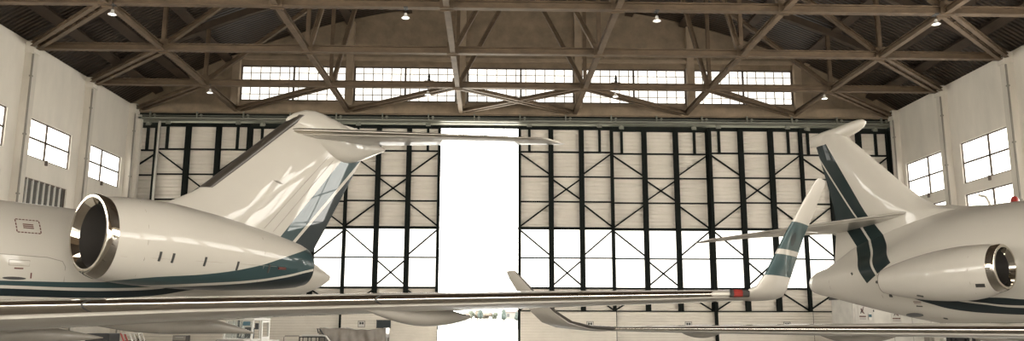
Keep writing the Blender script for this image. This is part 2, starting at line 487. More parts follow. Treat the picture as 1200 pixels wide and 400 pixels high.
# sliding door leaves
LZ = dict(top=14.72, r=[13.08, 11.4, 9.72], wt=7.95, wm=6.0, wb=4.05, low=2.55)
dn = [0]
def ribs(m, x0, x1, z0, z1, y, depth, period):
    """sheet with trapezoid ribs along x"""
    pr = []; z = z0
    while z < z1-.001:
        for f, d in ((0, 0), (.42, 0), (.5, depth), (.92, depth)):
            zz = z+f*period
            if zz < z1: pr.append((y+d, zz))
        z += period
    pr.append((pr[-1][0], z1))
    back = [(y+depth+.04, z1), (y+depth+.04, z0)]
    ring = pr+back
    m.loft([[(x, a, b) for a, b in ring] for x in (x0, x1)])
def door_leaf(x0, x1, y, label, mirror=False):
    dn[0] += 1
    root = empty('door_%d' % dn[0], (x0, y, 0)); struct(root, label, 'door')
    W = x1-x0; c = [0, W*.345, W*.665, W]; h = .10
    B = lambda n, m, mat: m.build(n, mat, root)
    rp = MB(); ribs(rp, .05, W-.05, LZ['wt'], LZ['top'], .19, .045, .26); ribs(rp, .05, W-.05, LZ['low']-.4, LZ['wb'], .19, .045, .26)
    B('ribbed_panel', rp, M['sheet'])
    lp = MB(); ribs(lp, .16, W-.05, .06, LZ['low'], -.22, .02, .17); lp.box((.16, -.2, LZ['low']-.03), (W-.05, -.14, LZ['low']))
    B('lower_panel', lp, M['lowsheet'])
    for i in range(3):
        B('window_glass', MB().box((c[i]+.1, .2, LZ['wb']), (c[i+1]-.1, .23, LZ['wt'])), M['pane_door'])
    for i, x in enumerate(c):
        w = .2 if i in (0, 3) else .32
        xx = min(max(x, w/2), W-w/2)
        B('frame_post', MB().ibar((xx, 0, .05), (xx, 0, LZ['top']+.06), w, .3, .05, up=(0, 1, 0)), M['green'])
    for x in (W*.12, W*.86):
        B('short_post', MB().box((x-.08, .02, LZ['r'][0]), (x+.08, .18, LZ['top'])), M['green'])
    for z, t in ((LZ['top'], .2), (LZ['r'][0], .1), (LZ['r'][1], .09), (LZ['r'][2], .09), (LZ['wt'], .17), (LZ['wm'], .085), (LZ['wb'], .12), (LZ['low']+.02, .1)):
        B('frame_rail', MB().box((.02, .03, z-t/2), (W-.02, .17, z+t/2)), M['green'])
    def dg(i, za, j, zb):
        B('diagonal_rod', MB().bar((c[i], .1, za), (c[j], .1, zb), .095, .095), M['green'])
    z = LZ
    dg(0, z['r'][0], 1, z['r'][1]+.1); dg(3, z['r'][0], 2, z['r'][1]+.1)
    dg(1, z['r'][1]-.1, 2, z['r'][2]+.1); dg(2, z['r'][1]-.1, 1, z['r'][2]+.1)
    dg(0, z['wt'], 1, z['r'][2]-.1); dg(3, z['wt'], 2, z['r'][2]-.1)
    dg(0, z['wt'], 1, z['wm']+.1); dg(3, z['wt'], 2, z['wm']+.1)
    dg(1, z['wm']-.1, 2, z['wb']+.1); dg(2, z['wm']-.1, 1, z['wb']+.1)
    dg(0, z['low'], 1, z['wb']-.1); dg(3, z['low'], 2, z['wb']-.1)
    # hangers
    for x in (W*.12, W*.86):
        B('hanger_roller', MB().box((x-.16, .0, z['top']+.05), (x+.16, .2, z['top']+.24)).lathe([(.11, -.05), (.11, .05)], (x, -.03, z['top']+.3), 12, 'y'), M['rail'])
    return root
XS_R = [1.82, 8.22, 14.62, 21.02, 27.2]
XS_L = [-3.3, -9.62, -15.94, -22.2]
for i in range(4):
    door_leaf(XS_R[i]-(.16 if i % 2 else 0), XS_R[i+1]-.02+(.16 if i == 1 else 0), YB+.35+(.42 if i % 2 else 0), 'sliding door leaf right of the open gap, %s' % ['beside the gap', 'second from the gap', 'third from the gap', 'last before the right wall'][i])
for i in range(3):
    door_leaf(XS_L[i+1]-(.2 if i % 2 else 0), XS_L[i]-.02+(.2 if i % 2 else 0), YB+.35+(.42 if i % 2 else 0), 'sliding door leaf left of the open gap, %s' % ['beside the gap', 'second from the gap', 'third from the gap'][i])
door_leaf(-28.6, -22.0, YB+.77, 'sliding door leaf half hidden at the left wall')
# overhead tracks
hd = MB()
for y, z0, z1 in ((YB+.05, 15.02, 15.16), (YB-.02, 15.235, 15.265), (YB+.45, 14.98, 15.2), (YB+.85, 15.0, 15.2)):
    hd.box((XL+.02, y-.1, z0), (XR-.02, y+.1, z1))
struct(hd.build('door_track', M['rail']), 'grey overhead tracks of the sliding doors', 'track')
bk = MB().box((XL+.02, YB+.06, 15.2), (XR-.02, YB+.5, 15.48)).box((XL+.02, YB+1.15, 14.84), (XR-.02, YB+1.3, 15.5)).box((XL+.02, YB+1.15, 14.3), (-3.4, YB+1.3, 14.84)).box((1.95, YB+1.15, 14.3), (XR-.02, YB+1.3, 14.84))
struct(bk.build('door_header', M['green']), 'dark header beam above the door tracks', 'beam')
tb = MB()
for k in range(17):
    x = XL+1.2+k*3.05; tb.box((x-.035, YB-.2, 15.1), (x+.035, YB-.02, 15.5)); tb.lathe([(.09, -.06), (.09, .06)], (x+.3, YB-.16, 15.24), 10, 'y')
struct(tb.build('track_brackets', M['rail']), 'row of small brackets holding the door tracks', 'brackets')
m = MB().box((XL+.35, YB-.05, 0), (XL+.6, YB+.3, 15.3))
struct(m.build('trim_9', M['column']), 'pale door jamb at the left corner', 'trim')
m = MB().box((XR-.16, YB+.2, 0), (XR+.02, YB+1.2, 15.3))
struct(m.build('trim_10', M['green']), 'dark door jamb at the right corner', 'trim')
# added tube standing in for the highlight on the far-left leaf edge
m = MB().tube([(-21.95, YB+.12, 7.5), (-21.9, YB+.12, 14.9)], .1, 8)
struct(m.build('trim_11', M['galv']), 'added pale tube in place of the lit leaf edge, left sliding doors', 'pipe')
# enclosing strip behind the doors up high so that no sky shows above the leaves
# ================================================================= aircraft
class Plane:
    def __init__(s, root, side): s.root, s.s = root, side      # side: sign of local y of the side facing the camera
    def P(s, a, o, z): return V((a, s.s*o, z))

def airfoil(n=26, up=.5, lo=.5, split=None):
    """closed unit section: list of (x/c, t) with t in units of thickness"""
    xs = [.5*(1-math.cos(PI*k/n)) for k in range(n+1)]
    f = lambda x: (2.969*math.sqrt(x)-1.26*x-3.516*x*x+2.843*x**3-1.036*x**4)
    U = [(x, f(x)*up*2*.5/.5*1.0) for x in xs]; L = [(x, -f(x)*lo*2*.5/.5*1.0) for x in xs]
    return U, L
def section(st, x0=0., x1=1., n=22):
    """points of the station between two chord fractions, as a closed ring"""
    le, ch, th, up, lo = st
    xs = [x0+(x1-x0)*.5*(1-math.cos(PI*k/n)) if x0 == 0 and x1 == 1 else x0+(x1-x0)*(k/n)**(1.8 if x0 == 0 else 1) for k in range(n+1)]
    f = lambda x: (2.969*math.sqrt(max(x, 0))-1.26*x-3.516*x*x+2.843*x**3-1.036*x**4)
    top = [le+ch*x+th*f(x)*up for x in xs]; bot = [le+ch*x-th*f(x)*lo for x in xs]
    return top[::-1] + bot[1:]
def surf(sts, x0, x1, name, mat, parent, n=22, smooth=40):
    m = MB(); m.loft([section(s, x0, x1, n) for s in sts]); return m.build(name, mat, parent, smooth)

def fuselage_rings(pl, st, n=48, hump=None, hw=.34):
    rings = []
    for a, zc, ry, rt, rb in st:
        ring = []
        for k in range(n):
            t = 2*PI*k/n; c, s_ = math.cos(t), math.sin(t)
            z = zc + (rt if s_ > 0 else rb)*s_
            if hump and s_ > 0: z += interp(hump, a)*math.exp(-(ry*c/hw)**2)
            ring.append(pl.P(a, ry*c, z))
        rings.append(ring)
    return rings
def interp(pts, x):
    for (a, b), (c, d) in zip(pts, pts[1:]):
        if a <= x <= c: return b+(d-b)*(x-a)/(c-a)
    return pts[0][1] if x < pts[0][0] else pts[-1][1]
def smooth_st(st, step=.35):
    """catmull-rom through stations"""
    out = []
    for i in range(len(st)-1):
        p0, p1, p2, p3 = st[max(i-1, 0)], st[i], st[i+1], st[min(i+2, len(st)-1)]
        k = max(1, int(abs(p2[0]-p1[0])/step))
        for j in range(k):
            t = j/k; row = [p1[0]+(p2[0]-p1[0])*t]
            for q in range(1, len(p1)):
                m1 = (p2[q]-p0[q])/max(p2[0]-p0[0], 1e-6); m2 = (p3[q]-p1[q])/max(p3[0]-p1[0], 1e-6); L = p2[0]-p1[0]
                h00, h10, h01, h11 = 2*t**3-3*t*t+1, t**3-2*t*t+t, -2*t**3+3*t*t, t**3-t*t
                row.append(h00*p1[q]+h10*L*m1+h01*p2[q]+h11*L*m2)
            out.append(tuple(row))
    out.append(tuple(st[-1])); return out

def livery(name, base, bands, rough=.35):
    """bands: list of (colour, fn(nt, x, y, z) -> mask)"""
    m, nt, b = new_mat(name)
    x, y, z, vec = coords(nt)
    n = noise(nt, vec, 1.5, 4, .6)
    c = mix(nt, n, [k*.97 for k in base], [k*1.03 for k in base])
    for col, fn in bands: c = mix(nt, fn(x, y, z), c, col)
    nt.links.new(c, b.inputs['Base Color'])
    b.inputs['Roughness'].default_value = rough
    b.inputs['Coat Weight'].default_value = .58; b.inputs['Coat Roughness'].default_value = .02; b.inputs['Specular IOR Level'].default_value = .1
    return m
def between(lo, hi):
    def fn(x, y, z): return z.gt(x.curve(lo))*z.lt(x.curve(hi))
    return fn
def side_of(p, q):
    """1 where (x,z) lies on the +a side of the line p-q"""
    (x0, z0), (x1, z1) = p, q
    k = (x1-x0)/(z1-z0)
    def fn(x, y, z): return (x - (z-z0)*k).gt(x0)
    return fn

def engine(pl, ps, o0, prof_c, prof, lip_r, chrome_a, paint, fan_r, blades, name_paint='nacelle'):
    """ps: +1 near side, -1 far side.  prof_c: centre height over a; prof: radius over a"""
    P = lambda a, o, z: pl.P(a, ps*o, z)
    def ring(a, r, n=56): 
        zc = interp(prof_c, a); return [P(a, o0+r*math.cos(2*PI*k/n), zc+r*math.sin(2*PI*k/n)) for k in range(n)]
    pr = smooth_st([(a, r) for a, r in prof], .18)
    body = [(chrome_a, interp(pr, chrome_a))] + [q for q in pr if q[0] > chrome_a+.02]
    m = MB(); m.loft([ring(a, r) for a, r in body], False, False)
    eng = m.build('engine_nacelle', paint, pl.root, 40)
    # polished intake lip: outer curve and inner curve
    r_out = interp([(q[0], q[1]) for q in pr], chrome_a)
    lp = []
    for k in range(13):
        t = PI/2*k/12; lp.append((chrome_a*(1-math.sin(t))**1.9, lip_r + (r_out-lip_r)*math.cos(t)))
    inner = lip_r*.90
    for k in range(1, 11):
        t = PI/2*k/10; lp.append((.13*(1-math.cos(t)), inner + (lip_r-inner)*math.cos(t)))
    MB().loft([ring(a, r) for a, r in lp], False, False).build('intake_lip', M['chrome'], eng, 60)
    fa = .95 if lip_r > .5 else .7
    MB().loft([ring(a, r) for a, r in ((.13, inner), (.4, inner*.985), (fa, fan_r), (fa+.4, fan_r))], False, True).build('intake_duct', M['duct'], eng, 40)
    f = MB(); zc = interp(prof_c, fa)
    for k in range(blades):
        t0 = 2*PI*k/blades; rows = []
        for r, tw, ch in ((fan_r*.3, .9, .16), (fan_r*.65, .6, .2), (fan_r*.985, .35, .22)):
            dx, dt = math.sin(tw)*ch, math.cos(tw)*ch*.8/r
            p = lambda aa, tt, e=0: P(fa+aa+e, o0+r*math.cos(tt), zc+r*math.sin(tt))
            rows.append([p(-dx/2, t0-dt/2), p(dx/2, t0+dt/2), p(dx/2, t0+dt/2, .02), p(-dx/2, t0-dt/2, .02)])
        f.loft(rows)
    f.build('fan_blades', M['fan'], eng)
    sp = MB(); sp.loft([ring(fa-.34+.4*q, .01+fan_r*.32*math.sqrt(q), 24) for q in (0, .08, .2, .4, .7, 1)])
    # spinner keeps the axis height of the fan
    sp.build('spinner', M['fan'], eng, 50)
    ea, er = prof[-1]
    MB().loft([ring(ea-.02, er*.96), ring(ea-.5, er*.9), ring(ea-.6, er*.3), ring(ea+.25, er*.12)], False, True).build('exhaust_cone', M['dark_metal'], eng, 40)
    MB().loft([ring(ea-.14, er*1.025), ring(ea+.01, er*1.0), ring(ea+.01, er*.94), ring(ea-.3, er*.93)], False, False).build('exhaust_ring', M['dark_metal'], eng, 40)
    return eng

def decal(pl, pts, mat, name, parent, th=.006):
    """small marking: polygon of points slightly proud of the skin"""
    m = MB(); n = len(pts); c = V((0, 0, 0))
    off = V((0, pl.s*th, 0)); m.loft([[p for p in pts], [p+off for p in pts]])
    return m.build(name, mat, parent)

def wheel_set(pl, a, o, axle_z, r, top_z, name='landing_gear', two=True):
    m = MB(); m.tube([pl.P(a, o, top_z), pl.P(a, o, axle_z+.05)], [.11, .08], 12)
    m.tube([pl.P(a, o, top_z-.1), pl.P(a-.7, o, top_z+.25)], .05, 8)
    m.tube([pl.P(a, o-.3, axle_z), pl.P(a, o+.3, axle_z)], .06, 10)
    g = m.build(name, M['galv'], pl.root, 40)
    for k in (-1, 1):
        c = pl.P(a, o+k*.24, axle_z)
        MB().lathe([(r*.5, -.1), (r*.9, -.11), (r, -.06), (r, .06), (r*.9, .11), (r*.5, .1)], c, 28, 'y').build('tyre', M['rubber'], g, 40)
        MB().lathe([(.05, -.112), (r*.55, -.09), (r*.55, .09), (.05, .112)], c, 20, 'y').build('wheel_hub', M['galv'], g, 40)
    return g

# ---------------------------------------------------------------- left jet (T-tail)
def left_jet():
    root = empty('business_jet', (-9.10, 16.61, 0), math.radians(51))
    tag(root, 'large white T-tail business jet on the left, nose pointing left, teal stripes', 'airplane')
    pl = Plane(root, -1); P = pl.P
    # fuselage  (a, centre z, half width, top, bottom)
    st = [(-19.0, 2.45, .02, .02, .02), (-18.8, 2.48, .32, .26, .3), (-18.2, 2.56, .62, .52, .6), (-17.2, 2.7, .93, .8, .9), (-16.2, 2.82, 1.1, 1.08, 1.06),
          (-15, 2.92, 1.22, 1.24, 1.18), (-13.5, 2.95, 1.25, 1.25, 1.25), (-8, 2.95, 1.25, 1.25, 1.25), (-2, 2.95, 1.25, 1.24, 1.25), (0.5, 2.96, 1.24, 1.21, 1.2),
          (2.5, 3.02, 1.14, 1.06, 1.0), (4.2, 3.08, .92, .86, .82), (5.8, 3.12, .66, .62, .70), (6.8, 3.09, .44, .37, .47), (7.2, 3.07, .29, .23, .31), (7.5, 3.06, .13, .10, .13), (7.63, 3.05, .04, .03, .04)]
    lo1 = [(-19, 2.50), (-4, 2.50), (-1, 2.52), (.6, 2.52), (3, 2.75), (5, 3.0), (8, 3.2)]
    hi1 = [(-19, 2.56), (-4, 2.58), (-1, 2.60), (.6, 2.63), (3, 2.95), (5, 3.2), (8, 3.3)]
    lo2 = [(x, z-.19) for x, z in lo1]; hi2 = [(x, z-.055) for x, z in lo1]
    lv = livery('left_jet_fuselage_livery', WHITE, [(TEAL, lambda x, y, z: between(lo1, hi1)(x, y, z)*x.lt(4)), (NAVY, lambda x, y, z: between(lo2, hi2)(x, y, z)*x.lt(4))])
    fus = MB(); fus.loft(fuselage_rings(pl, smooth_st(st, .4)))
    fus = fus.build('fuselage', lv, root, 60)
    # rescue marking, panel seams, vents on the near side
    def skin(a, z):
        for (a0, zc0, r0, t0, b0), (a1, zc1, r1, t1, b1) in zip(st, st[1:]):
            if a0 <= a <= a1:
                f = (a-a0)/(a1-a0); zc = zc0+(zc1-zc0)*f; r = r0+(r1-r0)*f; t = t0+(t1-t0)*f; b = b0+(b1-b0)*f
                h = (z-zc)/(t if z > zc else b); return r*math.sqrt(max(0, 1-h*h))+.006
        return 1.25
    def strip(pts, w, mat, name):
        m = MB(); m.tube([P(a, skin(a, z), z) for a, z in pts], w, 6); return m.build(name, mat, fus)
    m = MB(); A0, A1, Z0, Z1 = -.72, -.30, 3.50, 3.75
    def dash(a0, z0, a1, z1, n):
        for k in range(n):
            f0, f1 = (k+.15)/n, (k+.8)/n
            m.tube([P(a0+(a1-a0)*f, skin(a0+(a1-a0)*f, z0+(z1-z0)*f), z0+(z1-z0)*f) for f in (f0, f1)], .011, 4)
    dash(A0, Z1, A1, Z1, 7); dash(A0, Z0, A1, Z0, 7); dash(A0, Z0, A0, Z1, 4); dash(A1, Z0, A1, Z1, 4)
    for z in (3.66, 3.625, 3.59):
        m.tube([P(-.60, skin(-.6, z), z), P(-.42, skin(-.42, z), z)], .012, 4)
    m.build('rescue_marking', M['red_ink'], fus)['label'] = 'red dashed rescue rectangle with red lettering'
    strip([(-1.4, 3.08), (-.2, 3.06), (.08, 3.0), (.14, 2.9), (.16, 2.62)], .006, M['seam'], 'panel_seam')
    strip([(-.85, 2.98), (-.5, 2.98), (-.5, 2.88), (-.85, 2.88), (-.85, 2.98)], .005, M['seam'], 'panel_seam')
    strip([(-.75, 2.83), (-.6, 2.83)], .014, M['red_ink'], 'stencil'); strip([(-.45, 2.76), (-.44, 2.66)], .014, M['red_ink'], 'stencil')
    v = MB(); v.lathe([(.0, .0), (.09, .004), (.09, .01)], (0, 0, 0), 16, 'y')
    v = MB(); v.loft([[P(-.72+.2*math.cos(t), 1.19+e, 2.65+.028*math.sin(t)) for t in [2*PI*k/20 for k in range(20)]] for e in (0, .03)])
    v.build('vent', M['black_ink'], fus)
    for k in range(11):
        a = -13.2+k*1.12; m = MB()
        m.loft([[P(a+.17*math.cos(t), skin(a, 3.3+.22*math.sin(t))+e, 3.3+.22*math.sin(t)) for t in [2*PI*q/20 for q in range(20)]] for e in (-.02, .004)])
        m.build('cabin_window', M['glass_dark'], fus)
    m = MB(); m.loft([[P(a, .95*math.cos(t)*k, 2.95+1.05*abs(math.sin(t))*k2+.1) for t in [PI*q/12 for q in range(13)]] for a, k, k2 in ((-17.15, .82, .66), (-16.2, 1.12, .98))], False, False)
    m.build('windshield', M['glass_dark'], fus)
    # belly fairing
    m = MB(); m.loft(fuselage_rings(pl, smooth_st([(-9.5, 1.9, .1, .1, .1), (-8.5, 1.85, 1.2, .35, .32), (-6, 1.85, 1.5, .45, .42), (-3.5, 1.88, 1.35, .4, .4), (-1.2, 1.95, .5, .2, .2), (-.6, 1.98, .05, .05, .05)])))
    m.build('belly_fairing', M['paint'], root, 60)
    # wings
    for ps in (1, -1):
        Q = lambda a, o, z: P(a, ps*o, z)
        # o, chord, thickness
        zl = lambda o: 2.063+.0224*(o-6.6)
        al = lambda o: 2.14-.727*(13.9-o)
        rows = [(.6, 6.6, .66, .31, .62), (2.5, 5.4, .56, .31, .62), (4.5, 4.4, .46, .31, .62), (6.6, 3.6, .37, .31, .55), (8.5, 3.05, .315, .36, .42), (10.2, 2.6, .265, .42, .40), (12., 2.05, .20, .48, .40), (13.0, 1.75, .15, .52, .44), (13.5, 1.55, .122, .54, .45), (13.68, 1.46, .118, .5, .5)]
        sts = [(Q(al(o), o, zl(o)), P(c, 0, -.02*c)-P(0, 0, 0), V((0, 0, t)), u, l) for o, c, t, u, l in rows]
        wing = surf(sts, .035, 1., 'wing', M['paint'], root)
        lead = surf(sts[:-1], 0, .035, 'leading_edge', M['slat'], wing, 16)
        lead['label'] = 'bare metal leading edge'
        surf(sts[-2:], 0., .035, 'wing_tip_edge', M['paint'], wing, 16)
        # slat joints
        for o in (7.55, 10.35):
            m = MB(); c = interp([(r[0], r[1]) for r in rows], o); t = interp([(r[0], r[2]) for r in rows], o)
            s2 = (Q(al(o)-.006, o, zl(o)), P(c, 0, 0), V((0, 0, t*1.03)), interp([(q[0], q[3]) for q in rows], o), interp([(q[0], q[4]) for q in rows], o))
            s3 = (Q(al(o+.02)-.006, o+.02, zl(o)), P(c, 0, 0), V((0, 0, t*1.03)), interp([(q[0], q[3]) for q in rows], o), interp([(q[0], q[4]) for q in rows], o))
            m.loft([section(s2, 0, .034, 10), section(s3, 0, .034, 10)]); m.build('slat_joint', M['black_ink'], wing)
        # winglet: blended curve then blade
        W = [((al(13.68), 13.68, zl(13.68)), 1.46, .118, 0), ((2.06, 13.82, 2.24), 1.22, .112, 22), ((2.14, 13.93, 2.30), .98, .10, 50), ((2.24, 14.01, 2.46), .84, .085, 68), ((2.50, 14.165, 2.92), .64, .065, 73), ((2.80, 14.36, 3.42), .46, .045, 74), ((2.92, 14.43, 3.60), .38, .03, 74), ((3.00, 14.45, 3.64), .24, .012, 74)]
        sw = []
        for (a, o, z), c, t, ang in W:
            n = V((0, -pl.s*ps*math.sin(math.radians(ang)), math.cos(math.radians(ang))))
            sw.append((Q(a, o, z), P(c, 0, -.02*c*math.cos(math.radians(ang))), n*t, .45, .55))
        wl_mat = livery('left_jet_winglet_livery', (.36, .33, .285), [(TEAL, lambda x, y, z: z.gt(2.44)*z.lt(3.08)*(z.gt(2.69)*z.lt(2.75)*(-1)+1)), (NAVY, lambda x, y, z: ((x-2.72)*(x-2.72)+(z-2.88)*(z-2.88)).lt(.0064))])  # base white toned down so the colour carries the winglet's shading
        surf(sw, 0, 1, 'winglet', wl_mat, wing)
        # navigation light behind glass in the tip leading edge
        m = MB(); m.tube([Q(al(o)+.012, o, zl(o)+.004) for o in (13.70, 13.78)], [.046, .044], 10)
        m.build('navigation_light', M['red_lens'], wing)
        m = MB(); m.tube([Q(al(o)+.022, o, zl(o)+.004) for o in (13.66, 13.84)], [.05, .047], 10)
        m.build('light_housing', M['dark_metal'], wing)
        # flap track fairings
        for o, a0, a1, zt, zm, ze, wd in ((10.0, -.27, 1.71, 2.03, 1.835, 1.95, .16), (6.2, -2.2, .90, 1.95, 1.71, 1.70, .22), (3.2, -3.6, .0, 1.80, 1.52, 1.60, .26)):
            rings = []
            for k in range(25):
                f = k/24; w = wd*math.sin(PI*min(1, max(.0, f)))**.75+.004
                a = a0+(a1-a0)*f
                top = zt+.05+(ze+.02-zt-.05)*max(0, (f-.62)/.38)**1.3 if f > .62 else zt+.05*min(1, f/.1)
                bot = zt-(zt-zm)*math.sin(PI/2*min(1, f/.55)) if f < .55 else zm+(ze-zm)*((f-.55)/.45)**2.0
                top = max(top, bot+.006); zc, h = (top+bot)/2, (top-bot)/2
                rings.append([Q(a, o+w*math.cos(t), zc+h*math.sin(t)) for t in [2*PI*q/24 for q in range(24)]])
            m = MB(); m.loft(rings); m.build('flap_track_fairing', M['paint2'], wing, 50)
        # engines
        pc = [(-.1, 3.47), (0, 3.47), (.2, 3.40), (1.4, 3.365), (5.1, 3.09), (5.6, 3.07)]
        pf = [(0.0, .655), (.06, .70), (.18, .755), (.7, .812), (1.4, .83), (2.1, .80), (2.8, .745), (3.6, .65), (4.3, .555), (4.65, .49), (4.84, .425)]
        n_lo = [(-.1, 2.49), (.95, 2.545), (2.16, 2.63), (3.14, 2.72), (4.0, 2.86), (4.6, 3.0), (5.2, 3.12)]
        n_hi = [(-.1, 2.53), (.95, 2.685), (2.16, 2.81), (3.14, 3.0), (3.97, 3.26), (4.5, 3.42), (5.2, 3.6)]
        n_lo2 = [(-.1, 2.3), (.95, 2.34), (2.16, 2.36), (3.14, 2.4), (4.0, 2.4), (5.2, 2.4)]
        n_hi2 = [(x, z-.05) for x, z in n_lo]
        nv = livery('left_jet_nacelle_livery', WHITE, [(TEAL, between(n_lo, n_hi)), (NAVY, between(n_lo2, n_hi2))])
        eng = engine(pl, ps, 2.3, pc, pf, .655, .20, nv, .55, 22)
        # louvre slots, seam lines, drain
        if True:
            def nr(a): return interp(smooth_st([(x, r) for x, r in pf], .18), a)
            def npt(a, z): 
                r = nr(a)+.004; zc = interp(pc, a); h = (z-zc)/r; return Q(a, 2.3+r*math.sqrt(max(0, 1-h*h)), z)
            for a, z in ((.99, 3.07), (1.25, 3.055), (1.93, 3.03), (2.69, 2.99), (3.5, 2.98)):
                m = MB(); m.tube([npt(a, z+.085), npt(a, z), npt(a-.0, z-.085)], .024, 6); m.build('louvre_slot', M['black_ink'], eng)
            m = MB(); m.tube([npt(.72, z) for z in (4.1, 3.9, 3.6, 3.3, 3.0, 2.7)], .004, 4)
            m.tube([npt(3.35, z) for z in (3.85, 3.6, 3.3, 3.0, 2.7)], .005, 4)
            m.tube([npt(a, 3.03) for a in (.3, 1., 2., 3., 3.7)], .003, 4)
            m.build('panel_seam', M['seam'], eng)
            m = MB(); m.tube([npt(3.75, 3.0), npt(3.95, 3.0)], .03, 8); m.build('drain_port', M['red_ink'], eng)
        # pylon
        m = MB(); s1 = []
        for o, a, c, t in ((.9, .9, 3.4, .3), (1.75, .9, 3.3, .26)):
            s1.append((Q(a, o, 3.38), P(c, 0, -.2), V((0, 0, t)), .5, .5))
        surf(s1, 0, 1, 'engine_pylon', M['paint'], root)
    # fin
    rowsf = [(3.7, 1.2, 6.98), (4.1, 1.9, 7.22), (4.38, 2.35, 7.39), (4.64, 2.95, 7.54), (4.85, 3.36, 7.66), (5.05, 3.66, 7.78), (5.8, 4.52, 8.21), (6.57, 5.38, 8.66), (7.0, 5.87, 8.9), (7.28, 6.2, 9.0)]
    sts = [(P(a0, 0, z), P(a1-a0, 0, 0), V((0, .075*(a1-a0), 0)), 1., 1.) for z, a0, a1 in rowsf]
    # teal stripe on the rudder with a white line and a dark trailing strip
    f1 = side_of((5.79, 4.01), (7.78, 6.31)); l0 = side_of((6.20, 3.9), (7.85, 5.66)); l1 = side_of((6.32, 3.9), (7.98, 5.66))
    fv = livery('left_jet_fin_livery', WHITE, [(TEAL, lambda x, y, z: f1(x, y, z)*(l0(x, y, z)*(-1)+1)), (NAVY, lambda x, y, z: l1(x, y, z))])
    fin = surf(sts, .0, 1., 'vertical_fin', fv, root)
    def fin_o(a, z):
        a0 = interp([(q[0], q[1]) for q in rowsf], z); a1 = interp([(q[0], q[2]) for q in rowsf], z); x = (a-a0)/(a1-a0)
        return .075*(a1-a0)*(2.969*math.sqrt(x)-1.26*x-3.516*x*x+2.843*x**3-1.036*x**4)+.003
    for (p, q) in (((5.22, 4.15), (7.24, 6.30)), ((5.52, 4.1), (7.42, 6.22))):
        m = MB(); m.tube([P(p[0]+(q[0]-p[0])*k/12, fin_o(p[0]+(q[0]-p[0])*k/12, p[1]+(q[1]-p[1])*k/12), p[1]+(q[1]-p[1])*k/12) for k in range(13)], .005, 4)
        m.build('rudder_seam', M['seam'], fin)
    m = MB(); m.tube([P(5.42+.1*k, fin_o(5.42+.1*k, 5.39-.02*k), 5.39-.02*k) for k in range(4)], [.004, .03, .03, .004], 6); m.build('fin_vent', M['seam'], fin)
    bt = [(P(a0-.02, 0, z), P(.5, 0, 0), V((0, .19, 0)), 1., 1.) for z, a0, a1 in [(5.0, 3.6, 0), (5.2, 3.83, 0), (5.8, 4.52, 0), (6.57, 5.38, 0), (7.28, 6.2, 0)]]
    b = surf(bt, 0, .5, 'leading_edge', M['boot'], fin, 12); b['label'] = 'dark leading edge strip of the fin'
    
    # bullet fairing
    bl = [(5.95, 7.08, .05, .08, .08), (6.15, 7.1, .17, .22, .18), (6.5, 7.06, .26, .42, .32), (6.8, 6.98, .34, .54, .42), (7.3, 6.88, .42, .56, .56), (7.8, 6.82, .42, .48, .60), (8.4, 6.80, .36, .32, .46), (9.0, 6.84, .22, .16, .22), (9.46, 6.88, .04, .04, .05)]
    bu = MB(); bu.loft(fuselage_rings(pl, smooth_st(bl, .2), 32)); bu = bu.build('bullet_fairing', M['paint'], root, 60)
    # tailplane
    for ps in (1, -1):
        Q = lambda a, o, z: P(a, ps*o, z)
        sts = [(Q(a, o, z), P(c, 0, 0), V((0, 0, t)), .5, .5) for a, o, z, c, t in ((5.95, .1, 6.82, 2.6, .22), (6.1, .35, 6.82, 2.5, .22), (8.3, 2.8, 6.77, 1.75, .15), (10.2, 4.95, 6.71, 1.05, .09), (10.45, 5.15, 6.71, .9, .05))]
        t = surf(sts, .06, 1, 'tailplane', M['paint'], root)
        surf(sts, 0, .06, 'leading_edge', M['slat_soft'], t, 10)['label'] = 'bare metal leading edge'
    # gear
    wheel_set(pl, -3.4, 2.1, .5, .5, 1.9, 'main_gear'); wheel_set(pl, -3.4, -2.1, .5, .5, 1.9, 'main_gear')
    wheel_set(pl, -15.8, 0, .33, .33, 1.9, 'nose_gear')
    return root
left_jet()

